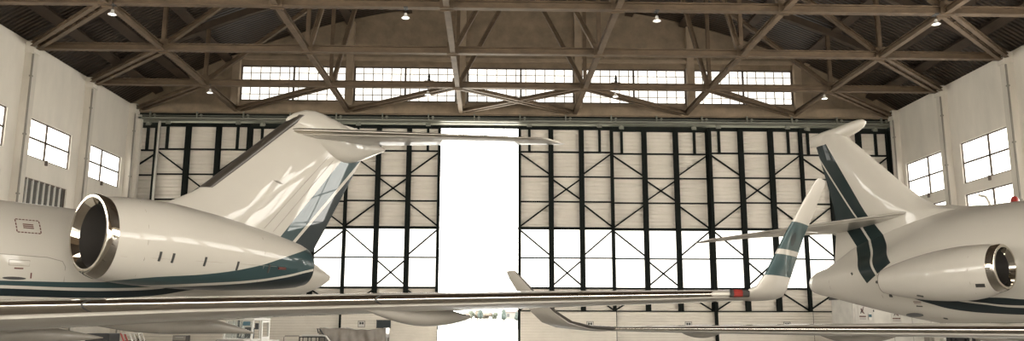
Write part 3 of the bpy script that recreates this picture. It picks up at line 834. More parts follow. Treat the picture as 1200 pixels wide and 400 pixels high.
# ---------------------------------------------------------------- right jet (cruciform tail)
def right_jet():
    root = empty('business_jet', (13.58, 19.82, 0), math.radians(180-58.7))
    tag(root, 'white business jet on the right with mid-fin tailplane and dark fin stripe, nose pointing right', 'airplane')
    pl = Plane(root, 1); P = pl.P
    st = [(-16.5, 2.7, .02, .02, .02), (-16.3, 2.72, .3, .26, .3), (-15.5, 2.85, .66, .6, .66), (-14.5, 3.0, 1.0, .95, .98), (-13.4, 3.2, 1.26, 1.3, 1.3), (-12, 3.34, 1.42, 1.48, 1.5),
          (-10, 3.36, 1.5, 1.54, 1.56), (-1, 3.37, 1.5, 1.54, 1.56), (1, 3.37, 1.47, 1.51, 1.56), (2.2, 3.37, 1.38, 1.36, 1.55), (3.1, 3.36, 1.22, 1.02, 1.42), (4.36, 3.26, .96, .55, 1.06), (5.4, 3.17, .72, .47, .72), (6.1, 3.11, .55, .42, .48), (6.5, 3.08, .43, .34, .36), (6.68, 3.06, .33, .26, .28), (6.75, 3.05, .18, .15, .16)]
    lo1 = [(-16, 1.9), (-4, 2.0), (.05, 2.08), (.93, 2.12), (1.66, 2.19), (2.42, 2.37), (3.22, 2.66), (3.4, 2.76)]
    hi1 = [(-16, 2.1), (-4, 2.18), (.04, 2.24), (1.05, 2.34), (1.8, 2.45), (2.4, 2.56), (3.22, 2.70), (3.4, 2.77)]
    lo2 = [(-16, 2.16), (-4, 2.24), (.04, 2.295), (1.05, 2.38), (1.5, 2.45), (1.7, 2.49)]
    hi2 = [(-16, 2.3), (-4, 2.38), (.02, 2.44), (.89, 2.50), (1.5, 2.5), (1.7, 2.495)]
    fa0 = side_of((3.45, 3.55), (4.44, 4.78)); fa1 = side_of((4.38, 3.1), (5.47, 4.69))
    fl0 = side_of((4.02, 3.44), (4.91, 4.81)); fl1 = side_of((4.11, 3.44), (5.0, 4.81))
    stripe = lambda x, y, z: fa0(x, y, z)*(fa1(x, y, z)*(-1)+1)*((fl0(x, y, z)*(fl1(x, y, z)*(-1)+1))*(-1)+1)*(z+x*.583).gt(5.476)
    lv = livery('right_jet_fuselage_livery', WHITE, [(NAVY, between(lo1, hi1)), (NAVY, lambda x, y, z: between(lo2, hi2)(x, y, z)*x.lt(1.7)), (DGREEN, stripe)])
    fus = MB(); fus.loft(fuselage_rings(pl, smooth_st(st, .2), 112, [(.2, 0), (1.2, .03), (1.9, .16), (2.5, .42), (3.1, .72), (3.8, .85), (4.6, .7), (5.3, .4), (5.8, .15), (6.1, 0)], .42)); fus = fus.build('fuselage', lv, root, 60)
    def skin(a, z):
        for (a0, zc0, r0, t0, b0), (a1, zc1, r1, t1, b1) in zip(st, st[1:]):
            if a0 <= a <= a1:
                f = (a-a0)/(a1-a0); zc = zc0+(zc1-zc0)*f; r = r0+(r1-r0)*f; t = t0+(t1-t0)*f; b = b0+(b1-b0)*f
                h = (z-zc)/(t if z > zc else b); return r*math.sqrt(max(0, 1-h*h))+.006
        return 1.4
    def strip(pts, w, mat, name):
        m = MB(); m.tube([P(a, skin(a, z), z) for a, z in pts], w, 6); return m.build(name, mat, fus)
    strip([(5.75, z) for z in (3.5, 3.3, 3.1, 2.9, 2.7)], .006, M['seam'], 'panel_seam')
    strip([(3.9, z) for z in (3.2, 2.9, 2.6, 2.35)], .006, M['seam'], 'panel_seam')
    strip([(2.95, 2.44), (2.72, 2.43)], .012, M['red_ink'], 'stencil'); strip([(2.95, 2.40), (2.74, 2.39)], .008, M['red_ink'], 'stencil')
    strip([(2.92, 2.33), (2.74, 2.32)], .018, M['black_ink'], 'stencil')
    strip([(3.62, 2.62), (3.56, 2.62)], .05, M['black_ink'], 'drain_port')
    strip([(4.82, 3.29), (4.78, 3.24)], .03, M['black_ink'], 'vent')
    m = MB(); m.loft([[P(3.15+.24*math.cos(t), skin(3.15, 2.14)-.2+e, 2.10+.05*math.sin(t)) for t in [2*PI*k/16 for k in range(16)]] for e in (0, .24)]); m.build('intake_scoop', M['black_ink'], fus)
    strip([(2.35, 2.02), (2.25, 2.0)], .025, M['black_ink'], 'vent')
    m = MB(); m.lathe([(.1, 0), (.1, .06), (.06, .14), (.01, .16)], P(.6, 0, 4.9), 16, 'z'); m.build('beacon', M['red_lens'], fus, 40)['label'] = 'red beacon on the fuselage crown'
    for k in range(12):
        a = -11.2+k*.95; m = MB()
        m.loft([[P(a+.17*math.cos(t), skin(a, 3.7+.2*math.sin(t))+e, 3.7+.2*math.sin(t)) for t in [2*PI*q/20 for q in range(20)]] for e in (-.02, .004)])
        m.build('cabin_window', M['glass_dark'], fus)
    m = MB(); m.loft([[P(a, 1.05*math.cos(t)*k, 3.25+1.1*abs(math.sin(t))*k2) for t in [PI*q/12 for q in range(13)]] for a, k, k2 in ((-14.4, .9, .8), (-13.4, 1.24, 1.16))], False, False); m.build('windshield', M['glass_dark'], fus)
    m = MB(); m.loft(fuselage_rings(pl, smooth_st([(-8, 1.9, .05, .05, .05), (-7, 1.85, 1.2, .3, .3), (-4.5, 1.8, 1.55, .4, .36), (-2, 1.85, 1.3, .35, .3), (-.6, 1.9, .3, .1, .1), (-.3, 1.92, .03, .03, .03)])))
    m.build('belly_fairing', M['paint'], root, 60)
    for ps in (1, -1):
        Q = lambda a, o, z: P(a, ps*o, z)
        al = lambda o: .60-.70*(13.55-o); zl = lambda o: 1.795+.0008*(o-13)
        rows = [(.8, 5.6, .60), (2.5, 4.8, .5), (4.5, 4.1, .42), (6.5, 3.4, .34), (8.4, 2.9, .285), (10.2, 2.4, .23), (12., 1.8, .155), (13.0, 1.35, .10), (13.3, 1.2, .085)]
        sts = [(Q(al(o), o, zl(o)), P(c, 0, -.015*c), V((0, 0, t)), .40, .42) for o, c, t in rows]
        wing = surf(sts, .03, 1., 'wing', M['paint'], root)
        surf(sts, 0, .03, 'leading_edge', M['slat'], wing, 16)['label'] = 'bare metal leading edge'
        W = [((al(13.3), 13.3, 1.795), 1.2, .085, 0), ((.62, 13.6, 1.82), 1.0, .08, 25), ((.86, 13.82, 1.90), .85, .07, 52), ((1.06, 13.98, 2.06), .72, .06, 68), ((1.36, 14.15, 2.34), .55, .045, 74), ((1.66, 14.28, 2.64), .38, .03, 76), ((1.78, 14.32, 2.75), .28, .015, 76)]
        sw = []
        for (a, o, z), c, t, ang in W:
            n = V((0, -pl.s*ps*math.sin(math.radians(ang)), math.cos(math.radians(ang))))
            sw.append((Q(a, o, z), P(c, 0, -.015*c), n*t, .5, .5))
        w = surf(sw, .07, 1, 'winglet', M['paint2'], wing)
        surf(sw, 0, .07, 'winglet_edge', M['boot'], wing, 10)
        for o, a0, a1, zt, zm, wd in ((11.4, -.1, 1.0, 1.735, 1.63, .12), (8.6, -1.5, .3, 1.69, 1.53, .15), (5., -3.2, -.6, 1.60, 1.45, .18)):
            rings = []
            for k in range(21):
                f = k/20; s_ = math.sin(PI*f)**.8
                rings.append([Q(a0+(a1-a0)*f, o+(wd*s_+.003)*math.cos(t), zt+.03-(zt-zm)*s_*.5+(.03+(zt-zm)*.5)*(s_+.02)*math.sin(t)) for t in [2*PI*q/20 for q in range(20)]])
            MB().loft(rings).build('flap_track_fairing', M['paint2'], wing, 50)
        pc = [(-.1, 3.18), (0, 3.17), (.6, 3.08), (3.1, 2.95), (3.4, 2.94)]
        pf = [(0., .4535), (.05, .50), (.14, .545), (.5, .625), (1., .65), (1.6, .61), (2.2, .52), (2.7, .41), (3.05, .31)]
        eng = engine(pl, ps, 2.0, pc, pf, .4535, .18, M['paint'], .37, 18)
        def nr(a): return interp(smooth_st([(x, r) for x, r in pf], .18), a)
        def npt(a, z):
            r = nr(a)+.004; zc = interp(pc, a); h = max(-1, min(1, (z-zc)/r)); return Q(a, 2.0+r*math.sqrt(max(0, 1-h*h)), z)
        m = MB(); m.tube([npt(.55, z) for z in (3.6, 3.4, 3.1, 2.8, 2.55)], .004, 4); m.build('panel_seam', M['seam'], eng)
        m = MB()
        m.add([npt(.27, 2.78), npt(.45, 2.78), npt(.47, 2.70), npt(.29, 2.70)], [(0, 1, 2, 3)]); m.build('inlet_grille', M['black_ink'], eng)
        m = MB(); m.tube([npt(2.0, 2.56), npt(1.85, 2.53)], .025, 6); m.build('drain_port', M['black_ink'], eng)
        s1 = [(Q(.55, o, 3.2), P(c, 0, -.1), V((0, 0, t)), .5, .5) for o, c, t in ((1.1, 2.3, .2), (1.6, 2.2, .18))]
        surf(s1, 0, 1, 'engine_pylon', M['paint'], root)
    rowsf = [(3.55, 1.0, 5.98), (4.5, 1.3, 5.86), (4.86, 1.55, 5.84), (4.95, 2.15, 5.83), (5.1, 2.72, 5.84), (5.35, 3.1, 5.87), (5.84, 3.62, 5.98), (6.5, 4.27, 6.14), (7.29, 5.05, 6.34), (7.6, 5.35, 6.42)]
    sts = [(P(a0, 0, z), P(a1-a0, 0, 0), V((0, interp([(3.55, .4), (4.5, .4), (5.35, .38), (5.84, .34), (6.5, .3), (7.29, .24), (7.6, .2)], z), 0)), 1., 1.) for z, a0, a1 in rowsf]
    g0 = side_of((4.59, 5.0), (5.9, 7.39)); g1 = side_of((4.98, 4.99), (6.13, 6.77)); g2 = side_of((5.04, 4.99), (6.19, 6.77))
    h0, h1, hl0, hl1 = fa0, fa1, fl0, fl1
    up_ = lambda x, y, z: z.gt(4.85)*g0(x, y, z)*((g1(x, y, z)*(g2(x, y, z)*(-1)+1))*(-1)+1)
    dn_ = lambda x, y, z: z.lt(4.85)*h0(x, y, z)*(h1(x, y, z)*(-1)+1)*((hl0(x, y, z)*(hl1(x, y, z)*(-1)+1))*(-1)+1)
    fv = livery('right_jet_fin_livery', WHITE, [(DGREEN, lambda x, y, z: up_(x, y, z).mx(dn_(x, y, z))*z.lt(7.34))])
    fin = surf(sts, 0, 1, 'vertical_fin', fv, root)
    bl = [(4.58, 7.80, .03, .04, .04), (4.68, 7.79, .12, .12, .13), (5.0, 7.72, .17, .19, .20), (5.6, 7.63, .17, .2, .22), (6.2, 7.56, .13, .2, .22), (6.56, 7.53, .05, .17, .17)]
    MB().loft(fuselage_rings(pl, smooth_st(bl, .15), 28)).build('fin_top_fairing', M['paint'], root, 60)
    for ps in (1, -1):
        Q = lambda a, o, z: P(a, ps*o, z)
        sts = [(Q(a, o, z), P(c, 0, dz), V((0, 0, t)), .5, .5) for a, o, z, c, dz, t in ((2.95, .05, 4.97, 3.05, -.42, .17), (3.2, .3, 4.93, 2.9, -.39, .16), (5.35, 2.1, 4.62, 1.8, -.2, .10), (7.15, 3.6, 4.335, 1.0, -.09, .05), (7.33, 3.7, 4.325, .8, -.07, .03))]
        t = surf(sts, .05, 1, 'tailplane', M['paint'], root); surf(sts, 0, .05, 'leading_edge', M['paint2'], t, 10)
    wheel_set(pl, -2.6, 2.2, .45, .45, 1.75, 'main_gear'); wheel_set(pl, -2.6, -2.2, .45, .45, 1.75, 'main_gear'); wheel_set(pl, -13.4, 0, .3, .3, 2.0, 'nose_gear')
right_jet()
# ================================================================= lamps, vehicles and small things
def pendant(x, y, z, label):
    root = empty('pendant_lamp', (x, y, z+.1)); root.scale = (.78, .78, .78); tag(root, label, 'lamp', 'pendant lamps under the trusses')
    MB().lathe([(.06, .30), (.08, .27), (.09, .16), (.17, .08), (.25, 0), (.235, .0), (.16, .07), (.05, .15)], n=24).build('lamp_shade', M['white_enamel'], root, 50)
    MB().lathe([(.0, .07), (.10, .055), (.16, .02), (.17, .005), (.0, -.02)], n=20, cap=False).build('lamp_bulb', M['lamp_on'], root, 60)
    m = MB(); m.tube([(0, 0, .28), (0, 0, .62)], .02, 6); m.box((-.12, -.22, .56), (.12, .22, .62)); m.build('lamp_cord', M['black'], root)
    return root
lw_ = ['far left', 'left of the middle', 'right of the middle', 'far right']
for i, x in enumerate((-16.6, -3.8, 7.35, 19.95)):
    pendant(x, 34.74, 14.98, 'white pendant lamp under the third truss from the end wall, %s' % lw_[i])
    pendant(x+.05, 47.4, 15.0, 'white pendant lamp under the truss before the strip windows, %s' % lw_[i])
for i, x in enumerate((-3.8, 7.35)):
    m = MB(); m.lathe([(.13, 0), (.1, .05), (.06, .22), (.09, .28), (.03, .5), (.0, .56)], n=14); m.box((-.28, -.04, 0), (.28, .04, .06))
    o = m.build('junction_cone', M['black'], None, 40, loc=(x+.1, 47.4, 15.93))
    tag(o, 'small dark fitting standing on the truss chord above the lamp, %s of the middle' % ('left', 'right')[i], 'fitting', 'fittings on the truss chord')

def wheel(c, r, w, parent, mat='rubber', axis='x'):
    MB().lathe([(r*.45, -w/2), (r*.9, -w/2), (r, -w*.3), (r, w*.3), (r*.9, w/2), (r*.45, w/2)], c, 22, axis).build('wheel', M[mat], parent, 40)

def tractor():
    root = empty('tow_tractor', (-12.95, 44.2, 0), math.radians(-15)); root.scale = (1.06, 1.06, .98); tag(root, 'white aircraft tow tractor with glazed cab and red beacon beyond the wing', 'vehicle')
    w = .80
    MB().box((-w, -.35, .28), (w, 2.5, .82)).box((-w+.04, 1.3, .8), (w-.04, 2.5, .92)).box((-w+.06, -.75, .3), (w-.06, -.3, .95)).build('chassis', M['cab_white'], root, bevel=.04)
    c = MB()
    for x in (-w+.04, w-.04):
        c.bar((x, -.30, .95), (x*.94, -.12, 1.98), .09, .09); c.bar((x, 1.32, .8), (x*.94, 1.28, 1.98), .09, .09); c.bar((x, .45, .8), (x*.94, .48, 1.98), .07, .07)
        c.bar((x, -.3, .95), (x, 1.32, .95), .07, .1)
    c.bar((-w, -.3, .97), (w, -.3, .97), .1, .1)
    c.build('cab_frame', M['cab_white'], root, bevel=.01)
    m = MB(); m.box((-w-.03, -.24, 1.96), (w+.03, 1.36, 2.08)); m.build('cab_roof', M['cab_white'], root, bevel=.04)
    m = MB(); m.add([(-w+.1, -.285, 1.03), (w-.1, -.285, 1.03), (w-.14, -.13, 1.93), (-w+.14, -.13, 1.93), (-w+.1, -.255, 1.03), (w-.1, -.255, 1.03), (w-.14, -.10, 1.93), (-w+.14, -.10, 1.93)], [(0,1,2,3),(7,6,5,4),(0,4,5,1),(1,5,6,2),(2,6,7,3),(3,7,4,0)])
    gl, nt, b = new_mat('cab_glass'); b.inputs['Base Color'].default_value = (.8, .85, .85, 1); b.inputs['Roughness'].default_value = .03; b.inputs['Transmission Weight'].default_value = .9; b.inputs['IOR'].default_value = 1.1
    m.build('windshield', gl, root)
    MB().add([(.22, -.25, 1.7), (.62, -.25, 1.7), (.60, -.2, 1.9), (.22, -.2, 1.9)], [(0, 1, 2, 3)]).build('sun_visor', M['blue'], root)
    s = MB(); s.box((-.35, .45, .85), (.15, .95, 1.05)); s.box((-.35, .88, 1.0), (.15, 1.02, 1.6)); s.build('seat', M['black'], root, bevel=.04)
    s = MB(); s.tube([(-.1, .02, .95), (-.1, .22, 1.22)], .03, 8); s.tube([(-.1+.2*math.cos(t), .22+.09*math.sin(t), 1.24+.16*math.sin(t)) for t in [2*PI*k/16 for k in range(17)]], .018, 6); s.build('steering_wheel', M['black'], root)
    s = MB(); s.box((w-.03, .52, .85), (w+.03, 1.28, 1.1)); s.box((w-.03, .52, 1.85), (w+.03, 1.28, 1.95)); s.box((w-.03, .52, 1.1), (w+.03, .6, 1.9)); s.box((w-.03, 1.2, 1.1), (w+.03, 1.28, 1.9)); s.build('cab_door', M['white_enamel'], root)
    g = MB()
    for z in (.55, .78): g.tube([(-w+.02, -.92, z), (w-.02, -.92, z)], .035, 8)
    for x in (-w+.02, -.3, .3, w-.02): g.tube([(x, -.92, .45), (x, -.92, .86)], .035, 8)
    g.tube([(-w+.02, -.92, .86), (-w+.1, -.92, .96), (w-.1, -.92, .96), (w-.02, -.92, .86)], .035, 8)
    g.build('bull_bar', M['galv'], root)
    MB().box((-w+.1, -.80, .35), (w-.1, -.74, .9)).build('radiator_grille', M['black'], root)
    MB().lathe([(.08, 0), (.08, .03), (.075, .04), (.07, .13), (.03, .16)], (.18, .3, 2.08), 16).build('beacon', M['red_lens'], root, 40)
    m = MB(); m.tube([(w, -.2, 1.5), (w+.25, -.3, 1.62)], .018, 6); m.box((w+.16, -.36, 1.5), (w+.34, -.31, 1.82)); m.build('wing_mirror', M['black'], root)
    m = MB(); m.tube([(-w+.1, -.2, 2.08), (-w+.1, -.2, 2.2)], .03, 6); m.build('lamp_stalk', M['black'], root)
    for x in (-w+.02, w-.02):
        for y in (0.0, 1.95): wheel((x, y, .33), .33, .22, root)
tractor()

def barrier():
    root = empty('hand_rail', (-10.75, 46.2, 0)); tag(root, 'thin dark tubular hand rail right of the tow tractor', 'rail')
    MB().tube([(-.45, 0, 0), (-.45, 0, 1.02), (-.38, 0, 1.1), (.36, 0, 1.1), (.43, 0, 1.02), (.43, 0, 0)], .025, 8).build('rail_hoop', M['seam'], root, 50)
    MB().tube([(-.45, 0, .55), (.43, 0, .55)], .02, 8).build('cross_rail', M['seam'], root)
    MB().box((-.55, -.2, 0), (-.35, .2, .03)).box((.33, -.2, 0), (.53, .2, .03)).build('foot_plate', M['seam'], root)
barrier()

def tarp_cart():
    root = empty('covered_trolley', (-6.95, 43.6, 0)); tag(root, 'long trolley covered with a shiny grey tarpaulin', 'trolley')
    W, D = 1.66, .75
    f = MB()
    for x in (-W+.1, W-.1):
        for y in (-D+.1, D-.1): f.box((x-.05, y-.05, .25), (x+.05, y+.05, 1.3))
    f.box((-W+.05, -D+.05, .3), (W-.05, D-.05, .42)); f.build('trolley_frame', M['galv'], root)
    for x in (-W+.3, W-.3):
        for y in (-D+.15, D-.15): wheel((x, y, .16), .16, .09, root, axis='y')
    # draped cover: rows run from the front hem over the top to the back hem
    m = MB(); nx, ny = 64, 30; rows = []
    for j in range(ny+1):
        v = j/ny; row = []
        for i in range(nx+1):
            u = i/nx; x = -W-.02 + (2*W+.04)*u
            t = 1.56
            # ridge at one third, sag in between
            sag = .09*math.sin(PI*min(1, max(0, (u-.33)/.64)))**1.0 if u > .33 else .02*math.sin(PI*u/.33)
            if v < .4:   # front drop
                k = v/.4; z = .3+(t-sag*1.0-.3)*k
                y = -D-.03 - .05*(1-k) + .06*math.sin(u*46+2.2*k)*(1-k*.5) + .03*math.sin(u*17+5*k)
                y += .05*math.sin(PI*k)*math.cos((u-.65)*9)
            elif v > .6:
                k = (1-v)/.4; z = .3+(t-sag-.3)*k; y = D+.03+.05*(1-k)+.03*math.sin(u*40)*(1-k)
            else:
                k = (v-.4)/.2; z = t-sag*(1+.7*math.sin(PI*k))+.012*math.sin(u*31+k*9); y = -D-.03+(2*D+.06)*k
            x += .02*math.sin(v*20+u*7)
            row.append((x, y, z))
        rows.append(row)
    for r in rows: m.v += r
    n = nx+1
    for j in range(ny):
        for i in range(nx): m.f.append((j*n+i, j*n+i+1, (j+1)*n+i+1, (j+1)*n+i)); m.mi.append(0)
    # end flaps
    for s in (-1, 1):
        b = len(m.v); K = 10
        for j in range(ny+1):
            v = j/ny; p = rows[j][0 if s < 0 else nx]; m.v.append(p); m.v.append((p[0]+s*.02*math.sin(v*25), p[1]*.98, max(.32, p[2]-.5)))
        for j in range(ny): m.f.append((b+2*j, b+2*j+1, b+2*j+3, b+2*j+2)); m.mi.append(0)
    o = m.build('tarpaulin_cover', M['tarp'], root, 70)
    sd = o.modifiers.new('thickness', 'SOLIDIFY'); sd.thickness = .012
    MB().tube([(-W-.04, -D-.05, 1.3), (-W-.1, -D-.05, 1.53), (-W+.02, -D-.06, 1.5), (-W+.35, -D-.1, 1.05)], .035, 8).build('dark_strap', M['black'], root)
tarp_cart()

def cage_cart():
    root = empty('cage_trolley', (-8.75, 42.2, 0)); tag(root, 'low mesh cage trolley with white top rail beside the tarpaulin', 'trolley')
    f = MB()
    for x in (-.62, -.2, .2, .62):
        for y in (-.4, .4): f.tube([(x, y, .2), (x, y, 1.12)], .028, 6)
    for y in (-.4, .4):
        for z in (.25, 1.12): f.tube([(-.62, y, z), (.62, y, z)], .028, 6)
    for x in (-.62, .62):
        for z in (.25, 1.12): f.tube([(x, -.4, z), (x, .4, z)], .028, 6)
    f.build('cage_frame', M['black'], root)
    m = MB()
    for k in range(18): x = -.6+k*.07; m.box((x-.006, .39, .25), (x+.006, .402, 1.1))
    for k in range(12): z = .3+k*.07; m.box((-.6, .39, z-.006), (.6, .402, z+.006))
    m.build('wire_mesh', M['seam'], root)
    MB().tube([(-.5, -.4, 1.2), (.5, -.4, 1.2), (.68, -.4, 1.16), (1.05, -.4, .72), (1.1, -.4, .4)], .04, 8).build('push_handle', M['cab_white'], root, 50)
    MB().box((-.62, -.4, .18), (.62, .4, .25)).build('deck', M['dark_metal'], root)
    for x in (-.5, .5):
        for y in (-.3, .3): wheel((x, y, .1), .1, .06, root, axis='y')
cage_cart()

def ground_unit():
    root = empty('power_unit', (-18.35, 40.5, 0)); tag(root, 'dark boxy ground power unit under the left wing', 'machine')
    MB().box((-.62, -.5, .25), (.5, .7, 1.3)).build('housing', M['black'], root, bevel=.05)
    MB().box((-.5, -.52, .5), (.4, -.5, 1.0)).build('grille', M['dark_metal'], root)
    MB().tube([(-.9, -.45, .35), (-.85, -.45, 1.25), (-.55, -.45, 1.28)], .03, 6).build('tow_bar', M['galv'], root)
    for x in (-.4, .3):
        for y in (-.3, .45): wheel((x, y, .16), .16, .1, root, axis='y')
ground_unit()
def trestle():
    root = empty('folding_trestle', (-16.85, 40.5, 0)); tag(root, 'red and white folding trestle right of the dark power unit', 'trestle')
    for x, mt in ((-.25, 'redsteel'), (.15, 'cab_white'), (.55, 'galv')):
        MB().bar((x-.35, -.2, 1.32), (x+.25, -.2, .02), .06, .06).bar((x-.35, .2, 1.32), (x+.25, .2, .02), .06, .06).build('inclined_leg', M[mt], root)
    MB().bar((-.6, -.2, 1.3), (.25, -.2, 1.3), .05, .05).bar((-.6, .2, 1.3), (.25, .2, 1.3), .05, .05).bar((-.35, -.2, .7), (.5, -.2, .7), .05, .05).build('cross_bar', M['cab_white'], root)
    MB().bar((.75, -.2, .02), (.2, -.2, 1.3), .05, .05).bar((.75, .2, .02), (.2, .2, 1.3), .05, .05).build('strut', M['galv'], root)
trestle()
def cabinet():
    root = empty('tool_cabinet', (-16.65, 46, 0)); tag(root, 'narrow dark tool cabinet by the left sliding doors', 'cabinet')
    MB().box((-.36, -.3, .08), (.36, .3, 1.12)).build('carcass', M['dark_metal'], root, bevel=.015)
    for k in range(4):
        d = MB().box((-.33, -.33, .12+k*.25), (.33, -.3, .34+k*.25)).build('drawer', M['seam'], root)
        MB().box((-.2, -.36, .26+k*.25), (.2, -.33, .29+k*.25)).build('handle', M['galv'], d)
    MB().box((-.34, -.28, 0), (-.24, .28, .08)).box((.24, -.28, 0), (.34, .28, .08)).build('base_rail', M['black'], root)
cabinet()
b_ = empty('wooden_crate', (-18.75, 45.2, 0)); tag(b_, 'low brown crate near the left sliding doors', 'crate')
m = MB(); m.box((-.42, -.3, .04), (.42, .3, .88)); m.build('crate_body', plain('crate_wood', (.16, .12, .085), .8), b_, bevel=.01)
m = MB()
for z in (.1, .45, .82): m.box((-.44, -.33, z-.05), (.44, -.3, z+.05))
for x in (-.38, .38): m.box((x-.05, -.335, .04), (x+.05, -.3, .88))
m.build('crate_batten', plain('crate_batten_wood', (.20, .15, .10), .8), b_)
MB().box((-.4, -.28, 0), (-.25, .28, .04)).box((.25, -.28, 0), (.4, .28, .04)).build('crate_foot', M['bark'], b_)

def cabin():
    root = empty('site_cabin', (23.65, 49.6, 0)); tag(root, 'pale site cabin with warning signs in the right corner behind the jet', 'cabin')
    MB().box((-2.55, -1.5, 0), (2.7, 1.5, 3.25)).build('cabin_wall', M['cabin'], root, bevel=.02)
    MB().box((-2.65, -1.6, 3.25), (2.8, 1.6, 3.4)).build('cabin_roof', M['black_ink'], root)
    d = MB().box((-2.45, -1.54, .1), (-1.35, -1.5, 2.95)).build('cabin_door', M['sign'], root)
    MB().box((-1.5, -1.6, 1.5), (-1.42, -1.54, 1.68)).build('handle', M['black'], d); 
    MB().box((-1.38, -1.56, 2.5), (-1.32, -1.5, 2.62)).box((-1.38, -1.56, .6), (-1.32, -1.5, .72)).build('hinge', M['black'], d)
    s = MB()
    for x in (-.2, .9, 2.0): s.box((x-.01, -1.508, 0), (x+.01, -1.5, 3.2))
    s.build('wall_joint', M['seam'], root)
    return root
cabin()
def warn_sign(x, y, z, w, h, label):
    root = empty('warning_sign', (x, y, z)); tag(root, label, 'sign', 'warning signs on the cabin')
    MB().box((-w/2, -.012, -h/2), (w/2, .012, h/2)).build('sign_plate', M['sign'], root)
    m = MB(); m.bar((-w*.22, -.017, -h*.02), (w*.22, -.017, h*.40), .01, .05, (0, 1, 0)); 
    m2 = MB(); m2.bar((-w*.02, -.02, h*.02), (w*.16, -.02, h*.40), .012, .09, (0, 1, 0)); m2.bar((-w*.2, -.02, h*.08), (w*.0, -.02, h*.30), .012, .05, (0, 1, 0))
    m3 = MB(); m3.tube([(-w*.16+.0, -.02, h*.28), (w*.02, -.02, h*.1), (w*.2, -.02, -h*.02)], .03, 6)
    m.bar((-w*.25, -.02, h*.0), (-w*.1, -.02, h*.16), .012, .05, (0, 1, 0))
    m.build('symbol_bar', M['black_ink'], root); m2.build('symbol_stroke', M['red_ink'], root); m3.build('symbol_stroke', M['red_ink'], root)
    m = MB()
    for k in range(7): m.box((-w*.40+k*w*.115, -.018, -h*.24), (-w*.40+k*w*.115+w*.095, -.012, -h*.15))
    m.build('red_lettering', M['red_ink'], root)
    m = MB()
    for k in range(8): m.box((-w*.38+k*w*.098, -.018, -h*.36), (-w*.38+k*w*.098+w*.07, -.012, -h*.31))
    m.build('small_lettering', M['seam'], root)
warn_sign(21.62, 48.03, 2.42, .48, .95, 'warning sign with red symbol on the cabin door')
warn_sign(23.62, 48.07, 2.3, .58, .9, 'warning sign with red symbol on the cabin wall, right of the door')
t = empty('soap_dispenser', (22.05, 48.05, 2.22)); tag(t, 'small white box with blue label on the cabin', 'box')
MB().box((-.09, -.07, -.2), (.09, .0, .2)).build('box_body', M['white_enamel'], t, bevel=.01); MB().box((-.085, -.075, -.02), (.085, -.068, .14)).build('box_label', M['blue'], t)
t = empty('hose_reel', (21.6, 47.88, 1.62)); tag(t, 'dark reel with white valve mounted below the cabin door sign', 'reel')
MB().lathe([(.05, -.1), (.17, -.1), (.17, -.07), (.1, -.06), (.1, .06), (.17, .07), (.17, .1), (.05, .1)], (.08, 0, .02), 20, 'y').build('reel_drum', M['black'], t, 40)
MB().lathe([(.03, -.08), (.09, -.06), (.09, .06), (.03, .1)], (-.3, 0, .0), 14, 'z').build('valve', M['white_enamel'], t, 40)
MB().box((-.36, .09, -.16), (.3, .17, -.1)).build('mount_bracket', M['dark_metal'], t)

def plaque(x, y, z, label):
    root = empty('door_sign', (x, y, z)); tag(root, label, 'sign', 'small signs on the sliding doors')
    MB().box((-.22, -.012, -.2), (.22, .012, .2)).build('sign_plate', M['sign'], root)
    MB().box((-.23, -.02, .17), (.23, -.0, .21)).box((-.23, -.02, -.21), (.23, 0, -.17)).box((-.23, -.02, -.21), (-.19, 0, .21)).box((.19, -.02, -.21), (.23, 0, .21)).build('sign_frame', M['seam'], root)
    MB().box((-.13, -.02, -.02), (-.03, -.012, .12)).box((.03, -.02, -.02), (.13, -.012, .12)).box((-.03, -.02, .03), (.03, -.012, .07)).build('sign_symbol', M['black_ink'], root)
pl_ = ((6.45, 0, 'beside the open gap'), (12.9, 1, 'second leaf right of the gap'), (19.2, 0, 'third leaf right of the gap'), (-8.15, 0, 'leaf left of the gap'))
for x, alt, l in pl_: plaque(x, YB+.35+.42*alt-.24, 1.72, 'small framed sign low on a sliding door, ' + l)
t = empty('notice_board', (-6.75, YB+.10, 1.72)); tag(t, 'dark blue-green board low on the left sliding door behind the tarpaulin', 'board')
MB().box((-.45, -.02, -.24), (.45, .02, .24)).build('board_panel', plain('dark_teal_board', (.014, .02, .023), .6), t); MB().box((-.47, -.03, .22), (.47, .02, .26)).box((-.47, -.03, -.26), (.47, .02, -.22)).build('board_frame', M['dark_metal'], t)

def rack():
    root = empty('barrier_rack', (24.75, 44.6, 0)); tag(root, 'rack of upright dark boards with white posts under the right wing', 'rack')
    x = -1.35; k = 0
    MB().box((-1.5, -.35, .1), (1.6, .35, .2)).build('rack_base', M['dark_metal'], root)
    for xx, ww, mt in ((-1.2, .16, 'seam'), (-.85, .3, 'beige'), (-.42, .12, 'cab_white'), (-.2, .14, 'black'), (.05, .12, 'black'), (.4, .42, 'black'), (.82, .12, 'black'), (1.0, .07, 'cab_white'), (1.15, .14, 'black'), (1.4, .2, 'seam')):
        MB().box((xx-ww/2, -.25, .2), (xx+ww/2, .25, 1.12)).build('upright_board', M[mt], root)
    for x in (-1.3, 1.4):
        for y in (-.3, .3): wheel((x, y, .1), .1, .06, root, axis='y')
rack()
t = empty('wall_bracket', (27.25, 44.2, 8.3)); tag(t, 'bent pale bracket arm in front of the low right window', 'bracket')
MB().tube([(-.05, -.42, -.4), (-.05, -.3, .1), (-.05, -.05, .42), (-.05, .55, .58)], .07, 8).build('bracket_arm', M['column'], t, 60)
MB().box((-.08, -.5, -.62), (.05, -.34, -.36)).build('wall_mount', M['column'], t)

